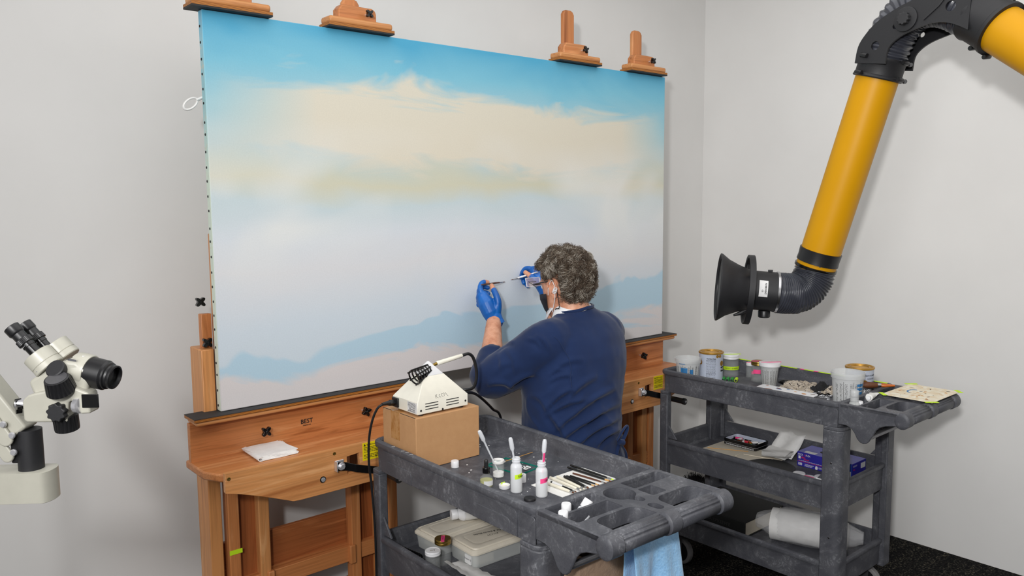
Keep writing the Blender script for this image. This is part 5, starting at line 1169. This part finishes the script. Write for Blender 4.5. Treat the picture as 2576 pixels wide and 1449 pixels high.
# ears, eyes
for s_ in (-1,1):
    b=MB(); E0=HM@tr(s_*.076,-.010,-.022)@rot('Z',s_*-22)
    rim=[(.0,-.031),(.010,-.026),(.0165,-.012),(.019,.004),(.017,.020),(.008,.030),(-.004,.0315),(-.013,.024),(-.0155,.010)]
    b.tube([E0@V((s_*.004*(1-abs(z)*18),-x,z)) for x,z in rim],[.0048,.005,.0042,.004,.004,.004,.0042,.004,.0035],8)
    b.loft([[E0@V((s_*d,-x*k,z*k)) for x,z in ((.0,-.030),(.010,-.025),(.016,-.012),(.018,.004),(.016,.019),(.008,.028),(-.004,.029),(-.012,.022),(-.014,.006),(-.010,-.015))] for d,k in ((-.006,.95),(-.002,1.),(.0015,.92),(.0,.45))])
    b.tube([E0@V((s_*.001,.006,-.012)),E0@V((s_*.004,-.004,-.004)),E0@V((s_*.004,-.009,.010)),E0@V((s_*.003,-.002,.020))],[.003,.0035,.003,.002],7)
    b.build('ear','skin',person)
    b=MB(); b.lathe([(0,-.012),(.009,-.008),(.012,0),(.009,.008),(0,.012)],16,HM@tr(s_*.031,.082,.0)@rot('X',-90)); ey=b.build('eye','white',person)
    b=MB(); b.lathe([(.0055,.0112),(.004,.0120),(0,.0122)],14,HM@tr(s_*.031,.082,.0)@rot('X',-90)); b.build('iris','brown',ey)
# --- smock
def dip(r,k): return [(x,y,z-k*(.050*max(0,(y+.434)/.07)**1.2+.016*max(0,(1.124-x)/.07))) for x,y,z in r]
b=MB()
b.loft([ering(1.085,-.465,.625,.205,.165),ering(1.085,-.465,.70,.203,.160),ering(1.083,-.466,.78,.194,.150),ering(1.085,-.466,.86,.190,.146),ering(1.095,-.463,.95,.194,.147),ering(1.108,-.456,1.03,.202,.148),ering(1.120,-.448,1.10,.206,.143),ering(1.128,-.442,1.16,.200,.125),ering(1.132,-.438,1.205,.178,.098),dip(ering(1.130,-.436,1.235,.138,.080),.3),dip(ering(1.126,-.434,1.255,.090,.074),.8),dip(ering(1.124,-.434,1.268,.071,.069),1.)])
for S,E,W,cuff in ((SL,EL,WL,.26),(SR,ER,WR,.30)):
    Q,R=smoothpath([S+(V((1.12,-.44,1.15))-S)*.45,S,S.lerp(E,.5)+V((0,-.005,-.012)),E+V((-.004,-.004,-.012)),E.lerp(W,cuff)],[.085,.083,.079,.070,.056]); limb(b,Q,R,22)
FO_=V((-.903,-2.465,1.64))
folds=[((.869,1.071),(.941,1.079),.0035,.007),((.876,1.054),(.979,1.054),.004,.008),((.861,.963),(.979,1.013),.007,.011),((.864,.946),(1.056,.962),.006,.010),((.904,.89),(1.185,.98),.008,.012),((.933,.851),(1.211,.918),.008,.011),((1.009,.819),(1.212,.866),.008,.011),((.80,1.02),(.862,.955),.003,.010),((.897,1.091),(1.025,1.105),.003,.010),((.875,.939),(.948,.832),.007,.011),((.813,1.212),(.876,1.152),.004,.010),((1.104,.794),(1.208,.825),.007,.010),((.96,.985),(1.10,1.035),.005,.013),((1.02,.90),(1.12,.945),-.004,.012)]
sfolds=[((.847,1.132),(.874,1.05),.0018,.010),((.811,1.115),(.803,1.044),.002,.010),((.934,1.166),(1.0,1.125),.004,.008),((.761,1.034),(.867,1.001),.005,.010),((.845,1.01),(.971,1.036),.006,.010),((.797,1.149),(.868,1.162),.004,.008),((.79,1.07),(.86,1.09),.003,.012)]
def foldfn(co,no):
    out=np.zeros(len(co))
    for lst,py in ((folds,-.575),(sfolds,-.40)):
        d=co-np.array(FO_); k=(py-FO_.y)/d[:,1]; px=FO_.x+d[:,0]*k; pz=FO_.z+d[:,2]*k
        facing=np.clip((-(no*d).sum(1)/np.linalg.norm(d,axis=1))*3,0,1)
        for (x0,z0),(x1,z1),A,w in lst:
            vx,vz=x1-x0,z1-z0; L2=vx*vx+vz*vz; t_=((px-x0)*vx+(pz-z0)*vz)/L2; tc=np.clip(t_,0,1)
            bend=.010*np.sin(tc*PI)*(1 if A>0 else -1)
            dd=((px-x0)*-vz+(pz-z0)*vx)/math.sqrt(L2)-bend; en=np.exp(-(np.maximum(0,np.abs(t_-.5)-.5)*math.sqrt(L2)/.014)**2); tp=np.sin(np.clip(t_*.9+.08,0,1)*PI)**.5
            out+=1.7*A*en*tp*facing*(np.exp(-(dd/w)**2)-.75*np.exp(-((dd+w*1.5)/(w*1.05))**2))
    nz=np.array([noise.noise(V((c[0]*9,c[1]*9,c[2]*13)))+.5*noise.noise(V((c[0]*22+3,c[1]*22,c[2]*30))) for c in co]); n2=np.array([noise.noise(V((c[0]*5+7,c[1]*5,c[2]*6))) for c in co]); rid=np.array([1-abs(noise.noise(V((c[0]*7+c[2]*5,c[1]*7,c[2]*11-c[0]*6))))*2.2 for c in co]); out+=.004*nz+.005*n2+.0045*np.clip(rid,0,1)**3*np.clip((1.10-co[:,2])*6,.15,1)
    return out
smock=remesh(b,'smock','navy',.0068,4,person,foldfn)
# seams, neckband, tie
def onsurf(o,P,off=.0008):
    bpy.context.view_layer.update(); out=[]
    for p_ in P:
        ok,l,n,i=o.closest_point_on_mesh(V(p_)); out.append(l+n*off)
    return out
b=MB(); b.tube(onsurf(smock,[V((.925,-.53,1.205)).lerp(V((.955,-.58,1.04)),q/10)+V((.022*math.sin(q/10*PI),-.03,0)) for q in range(11)]),.0011,6); b.build('armhole_seam','navy',smock)
b=MB(); b.tube([(1.124+.0715*math.cos(a),-.434+.070*math.sin(a),1.2675-.050*max(0,math.sin(a))**1.2-.016*max(0,-math.cos(a))) for a in [2*PI*i/36 for i in range(37)]],.0045,8,flat=1.3); b.build('neckband','navy',smock)
tz=[(1.155,-.618,.806),(1.175,-.626,.838),(1.200,-.622,.850),(1.207,-.618,.832),(1.192,-.616,.805),(1.172,-.615,.790),(1.150,-.620,.75),(1.140,-.622,.71)]
b=MB(); b.tube(spline(tz,6),.0068,8,flat=.55); b.tube(spline([(1.172,-.618,.79),(1.20,-.618,.755),(1.215,-.612,.715)],6),.006,8,flat=.55); b.tube([(1.163,-.622,.80),(1.182,-.624,.793)],[.011,.011],10); b.build('waist_tie','navy',smock)
# shirt collar
b=MB(); rings=[]
for i in range(37):
    a=2*PI*i/36; f=max(0,math.sin(a)); l=max(0,-math.cos(a)); cx,cy=1.121,-.432
    bk=max(0,-math.sin(a)); hz=1.262-.050*f**1.2-.016*l-.018*bk; rr_=.0655; hh=.016+.010*l+.004*f
    rings.append([(cx+rr_*math.cos(a),cy+rr_*math.sin(a),hz),(cx+(rr_-.003)*math.cos(a),cy+(rr_-.003)*math.sin(a),hz+hh),(cx+(rr_+.003)*math.cos(a),cy+(rr_+.003)*math.sin(a),hz+hh+.001),(cx+(rr_+.012)*math.cos(a),cy+(rr_+.012)*math.sin(a),hz-.004)])
b.loft(rings,loop=False,cap0=False,cap1=False)
b.loft([[(1.052,-.395,1.262),(1.040,-.385,1.240),(1.040,-.370,1.215),(1.062,-.352,1.215),(1.07,-.36,1.262)],[(1.058,-.398,1.262),(1.047,-.388,1.240),(1.047,-.372,1.215),(1.068,-.356,1.215),(1.076,-.364,1.262)]],smooth=False)
b.build('shirt_collar','shirt',person)
# trousers and shoes
b=MB(); b.loft([ering(1.085,-.46,.60,.185,.15),ering(1.085,-.46,.70,.18,.142),ering(1.085,-.46,.80,.165,.125)])
for x,K,F in ((1.0,KL,FL_),(1.17,KR,FR_)): limb(b,[(x,-.46,.665),V((x,-.46,.665)).lerp(K,.5),K],[.090,.083,.068]); limb(b,[K,K.lerp(F,.4),F+V((0,0,.02))],[.067,.066,.052])
remesh(b,'trousers','trouser',.009,4,person)
for F in (FL_,FR_):
    b=MB(); limb(b,[F+V((0,-.05,-.045)),F+V((0,.03,-.045)),F+V((0,.13,-.058))],[.040,.042,.030]); limb(b,[F+V((0,-.01,.02)),F+V((0,-.01,-.04))],[.046,.046])
    for i,v_ in enumerate(b.v):
        if v_.z<.004: b.v[i]=V((v_.x,v_.y,.004))
    remesh(b,'shoe','matte_black',.007,3,person)
# --- gloved hands with five fingers each
e1=V((.759,-.651,0)); e3=V((.646,.756,0)); ez=V((0,0,1))
def hand(fmap,palm,fingers,cuff,tips,name):
    b=MB()
    for P,R in palm: limb(b,[fmap(*p) for p in P],R,16)
    for nm,P,R in fingers:
        Q,RR=smoothpath([fmap(*p) for p in P],R,3); limb(b,Q,RR,12)
    Q=[fmap(*p) for p in cuff[0]]; limb(b,Q,cuff[1],20)
    o=remesh(b,name,'nitrile',.0021,2,person)
    c0=fmap(*cuff[0][0]); cd=(c0-fmap(*cuff[0][1])).normalized()
    b=MB(); b.lathe([(cuff[1][0]*1.0,-.004),(cuff[1][0]*1.07,.004),(cuff[1][0]*1.10,.010),(cuff[1][0]*1.02,.010)],28,frame(c0,cd),cap0=False,cap1=False); b.build('cuff','nitrile',o)
    for P,R in tips:
        b=MB(); limb(b,[fmap(*p) for p in P],R,12); b.build('fingertip','skin',o)
    return o
wl=WL; hl=lambda px,py,d=0: wl+e1*((px-1238)*.00151)+ez*((803-py)*.00151)+e3*d
hand(hl,[([(1238,808,0),(1229,787,.0),(1218,764,.006),(1209,748,.010)],[.027,.033,.033,.024]),([(1240,796,0),(1246,774,-.003)],[.024,.019]),([(1226,780,.012),(1206,764,.026)],[.026,.018]),([(1222,770,.004),(1204,752,.018)],[.028,.018])],
 [('index',[(1209,745,.004),(1204,728,.008),(1207,716,.022),(1214,713,.034)],[.0135,.0108,.0098,.0094]),
  ('middle',[(1205,752,.014),(1201,735,.032),(1211,727,.050),(1222,729,.053)],[.0130,.0108,.0098,.009]),
  ('ring',[(1201,762,.026),(1202,747,.050),(1213,741,.063),(1223,744,.056)],[.0125,.0105,.0095,.0088]),
  ('little',[(1200,771,.034),(1204,759,.058),(1214,754,.066),(1222,757,.058)],[.0115,.0095,.0086,.008]),
  ('thumb',[(1246,782,-.002),(1249,762,-.006),(1244,744,.000),(1238,732,.010)],[.0175,.0138,.0122,.0112])],
 ([(1242,811,-.002),(1238,796,.0)],[.0305,.029]),
 [([(1214,713,.034),(1222,714,.042)],[.0090,.0078]),([(1238,733,.010),(1233,722,.022)],[.0108,.0092])],'glove')
hr_=lambda px,py,d=0: V((1.273,-.062,1.348))+e1*((px-1345)*.0016)+ez*((690-py)*.0016)+e3*d
hand(hr_,[([(1376,738,-.025),(1366,716,-.012),(1354,696,-.002),(1345,682,.002)],[.027,.032,.032,.023]),([(1368,722,-.02),(1352,706,-.026)],[.023,.017]),([(1358,708,.004),(1346,696,.018)],[.026,.018])],
 [('index',[(1344,680,.0),(1331,675,.004),(1321,677,.012),(1314,686,.016)],[.0132,.0108,.0098,.009]),
  ('middle',[(1343,688,.010),(1325,682,.022),(1314,690,.028),(1313,700,.022)],[.013,.0108,.0098,.009]),
  ('ring',[(1344,696,.018),(1327,695,.032),(1317,704,.034),(1318,713,.026)],[.0125,.0105,.0095,.0088]),
  ('little',[(1348,706,.022),(1333,707,.036),(1324,716,.036),(1328,722,.026)],[.0115,.0095,.0086,.008]),
  ('thumb',[(1358,712,-.028),(1346,701,-.034),(1335,693,-.030)],[.016,.0132,.0115])],
 ([(1380,745,-.028),(1372,730,-.022)],[.0305,.029]),
 [([(1335,693,-.030),(1322,684,-.016)],[.0112,.0090])],'glove')
# --- hair: scalp cap and curls
def headpt(dirv,k=1.):
    d=V(dirv).normalized(); z=max(-.12,min(.112,d.z*.115)); 
    for i in range(len(hr)-1):
        if hr[i][0]<=z<=hr[i+1][0]: break
    f=(z-hr[i][0])/(hr[i+1][0]-hr[i][0]); cy,a,c=(hr[i][j]+(hr[i+1][j]-hr[i][j])*f for j in (1,2,3))
    h=math.hypot(d.x,d.y) or 1e-6; return V((d.x/h*a*k,cy+d.y/h*c*k,z*k))
def hairy(d):
    """where hair grows: behind the hairline, above nape and around the ear"""
    if d.y>.30 and d.z<.50+.5*(d.y-.3): return False
    if d.y>.02 and d.z<.02: return False
    if d.z<(-.52 if d.y<-.8 else -.42): return False
    if abs(d.x)>.55 and -.42<d.y<.34 and -.62<d.z<.16: return False
    if d.y>-.45 and d.z<-.22: return False
    if d.y>-.7 and d.z<-.45: return False
    return True
rr=random.Random(11)
b=MB(); rings=[]
for i in range(13):
    z=-.088+.205*i/12; d=z/.115; 
    r=[]
    for j in range(36):
        a=2*PI*j/36; h=math.sqrt(max(0,1-min(1,d*d*.97))); dv=V((math.cos(a)*h,math.sin(a)*h,d)); p_=headpt(dv,1.)
        out=1.055 if hairy(dv) else .90
        r.append(HM@V((p_.x*out,(p_.y+.004)*out-.004,p_.z*(1.03 if z>0 else 1.))))
    rings.append(r)
b.loft(rings); b.build('scalp','scalp',person)
b=MB(); cnt=0
while cnt<820:
    d0=V((rr.gauss(0,1),rr.gauss(0,1),rr.gauss(0,1))).normalized()
    if not hairy(d0): continue
    cnt+=1
    crown=max(0,1-(V((d0.x,d0.y+.35,d0.z-.85)).length)/.45)
    grow=V((rr.gauss(0,.6),-.25+rr.gauss(0,.5),-.45+rr.gauss(0,.45)))
    L=rr.uniform(.028,.058)*(1-.3*crown); lift=rr.uniform(.008,.026)*(1-.4*crown)*(1.05 if d0.z<.5 else .8)*(1.0 if d0.z>-.25 else .7); w=rr.uniform(1.2,2.5)*rr.choice((-1,1)); ph=rr.uniform(0,6.3); cr=rr.uniform(.0055,.0105)
    v=rr.random(); side=abs(d0.x)>.7 or d0.z<-.3
    near=abs(d0.x)>.7 and d0.y>-.55 and -.25<d0.z<.5
    if near: L*=.5; lift*=.8; grow=V((rr.gauss(0,.3),-.8,.1+rr.gauss(0,.3)))
    for k in range(rr.randint(11,16)):
        d=(d0+V((rr.gauss(0,.045),rr.gauss(0,.045),rr.gauss(0,.045)))).normalized()
        p0=headpt(d,1.03); nrm=V((d.x/.0055,d.y/.0095,d.z/.012)).normalized()
        tg=(grow-nrm*grow.dot(nrm)); tg=tg.normalized() if tg.length>1e-3 else V((1,0,0)); sd=nrm.cross(tg)
        pts=[]; m=16; l2=L*rr.uniform(.8,1.15); f2=lift*rr.uniform(.75,1.2); p2=ph+rr.gauss(0,.25); c2=cr*rr.uniform(.8,1.15)
        for i in range(m):
            s=i/(m-1); c_=c2*min(1,s*1.8)
            q=p0+nrm*(f2*(1-(1-s)**2.2)-.006*s*s)+tg*(l2*s*.62)+sd*(c_*math.cos(w*2*PI*s+p2))+nrm*(c_*.9*math.sin(w*2*PI*s+p2))
            pts.append(HM@q)
        th=rr.uniform(.00035,.00065); u_=v+rr.gauss(0,.16)
        mi=(0 if u_<.62 else 1 if u_<.90 else 2) if not side else (0 if u_<.36 else 1 if u_<.68 else 2)
        b.tube(pts,[th]*(m-2)+[th*.8,th*.35],3,cap=False,mi=mi)
hair=b.build('hair',['hair_dark','hair_mid','hair_light'],person,sharp=180); hair['kind']='stuff'
# --- mask with ear loops, loupe spectacles, bead cord
b=MB(); G=[]
for i in range(15):
    a=math.radians(-78+156*i/14); row=[]
    for z,k in ((-.022,1.10),(-.04,1.13),(-.065,1.13),(-.09,1.12),(-.112,1.10),(-.124,1.0)):
        for q in range(len(hr)-1):
            if hr[q][0]<=z<=hr[q+1][0]: break
        f=(z-hr[q][0])/(hr[q+1][0]-hr[q][0]); cy,ra,rc=(hr[q][j]+(hr[q+1][j]-hr[q][j])*f for j in (1,2,3))
        e=1+.26*max(0,math.cos(a))**6*(1 if z>-.10 else .4)
        row.append(HM@V((ra*k*math.sin(a)+.002*math.copysign(1,a),cy+rc*k*e*math.cos(a),z-.010*abs(math.sin(a))*(1 if z>-.06 else -1.2))))
    G.append(row)
b.loft(G,False,False,closed=False); mk=b.build('face_mask','maskblack',person); m=mk.modifiers.new('t','SOLIDIFY'); m.thickness=.0016
for s_ in (-1,1):
    ea=HM@V((s_*.081,-.018,.010)); eb=HM@V((s_*.080,-.026,-.035))
    b=MB(); b.tube(spline([HM@V((s_*.0715,.022,-.038)),HM@V((s_*.0785,.006,-.012)),ea,HM@V((s_*.083,-.032,-.012)),eb,HM@V((s_*.078,-.016,-.060)),HM@V((s_*.066,.020,-.100))],6),.0013,6); b.build('ear_loop','white',mk)
b=MB()
for k in range(3): b.tube([HM@V((-.083,-.034+.010*math.cos(a)+.003*k,-.024+.006*math.sin(a)-.004*k)) for a in [2*PI*i/16 for i in range(17)]],.0011,6)
b.build('loop_toggle','white',mk)
gl=None
b=MB(); b.tube([HM@V((-.078,-.015,.008)),HM@V((-.078,.045,.012)),HM@V((-.070,.098,.012))],.0018,6); b.tube([HM@V((.078,-.015,.008)),HM@V((.078,.045,.012)),HM@V((.070,.098,.012))],.0018,6)
b.tube([HM@V((-.070,.098,.012)),HM@V((0,.118,.014)),HM@V((.070,.098,.012))],.0022,6); gl=b.build('spectacles','gloss_black',person)
PLm=HM@tr(-.034,.140,.026)@rot('X',-2)@Matrix.Scale(.8,4)
b=MB(); b.span((-.040,-.001,-.021),(.044,.001,.020),PLm); b.build('loupe_lens','lensplate',gl)
b=MB()
for a,c in (((-.041,-.0015,-.022),(-.038,.0015,.021)),((-.041,-.0015,.0185),(.045,.0015,.021)),((-.041,-.0015,-.022),(.045,.0015,-.0195)),((.042,-.0015,-.022),(.045,.0015,.021))): b.span(a,c,PLm)
b.build('loupe_frame','white',gl)
b=MB(); b.tube([HM@V((-.073,.075,.020)),PLm@V((-.030,-.003,.004)),HM@V((-.073,.075,-.002))],.0014,6); b.build('loupe_bracket','gloss_black',gl)
b=MB(); P=spline([HM@V((-.080,-.036,-.03)),HM@V((-.082,-.040,-.06)),HM@V((-.080,-.036,-.09)),V((1.050,-.420,1.262)),V((1.058,-.410,1.252))],10)
for i,q in enumerate(P):
    if i%2==0: b.lathe([(0,-.0022),(.0020,-.001),(.0020,.001),(0,.0022)],7,tr(*q))
b.tube(P,.0008,5); q=b.build('bead_cord','ink',person); q['kind']='stuff'
# --- the brushes held in the hands
def held(label,a,c,r,col):
    a=V(a);c=V(c);L=(c-a).length; o=thing('paintbrush',label,'brush',a); mx=frame((0,0,0),c-a)
    b=MB(); b.lathe([(0,0),(r*.6,.001),(r*.8,L*.2),(r*1.15,L*.55),(r*.8,L*.74)],12,mx); part(b,'handle',col,o)
    b=MB(); b.lathe([(r*.8,L*.74),(r*.55,L*.90)],12,mx); part(b,'ferrule','steel',o); b=MB(); b.lathe([(r*.5,L*.9),(r*.55,L*.93),(r*.15,L*.995),(0,L)],8,mx); part(b,'tip','bristle',o)
held('brown wooden paintbrush held in the left gloved hand',(.972,-.094,1.330),(1.160,-.012,1.322),.0036,'brown')
held('white-handled fine paintbrush held in the right gloved hand',hr_(1354,682,-.030),(1.190,-.010,1.327),.0034,'white')
# --- stool
st=thing('stool','round dark studio stool the person sits on, mostly hidden by the cart','stool',(1.085,-.46,0)); b=MB(); b.lathe([(.17,.545),(.18,.55),(.18,.585),(.17,.598),(0,.598)],36); part(b,'seat','matte_black',st)
b=MB(); b.lathe([(.025,.12),(.025,.545)],20); part(b,'column','steel',st)
for k in range(5):
    a=2*PI*k/5+.3; b=MB(); b.tube([(0,0,.13),(.18*math.cos(a),.18*math.sin(a),.075)],[.022,.014],10); lg=part(b,'leg','black',st); b=MB(); b.lathe([(0,-.012),(.024,-.01),(.025,0),(.024,.01),(0,.012)],16,frame((.18*math.cos(a),.18*math.sin(a),.0255),(math.cos(a),math.sin(a),0))); part(b,'wheel','rubber',lg)
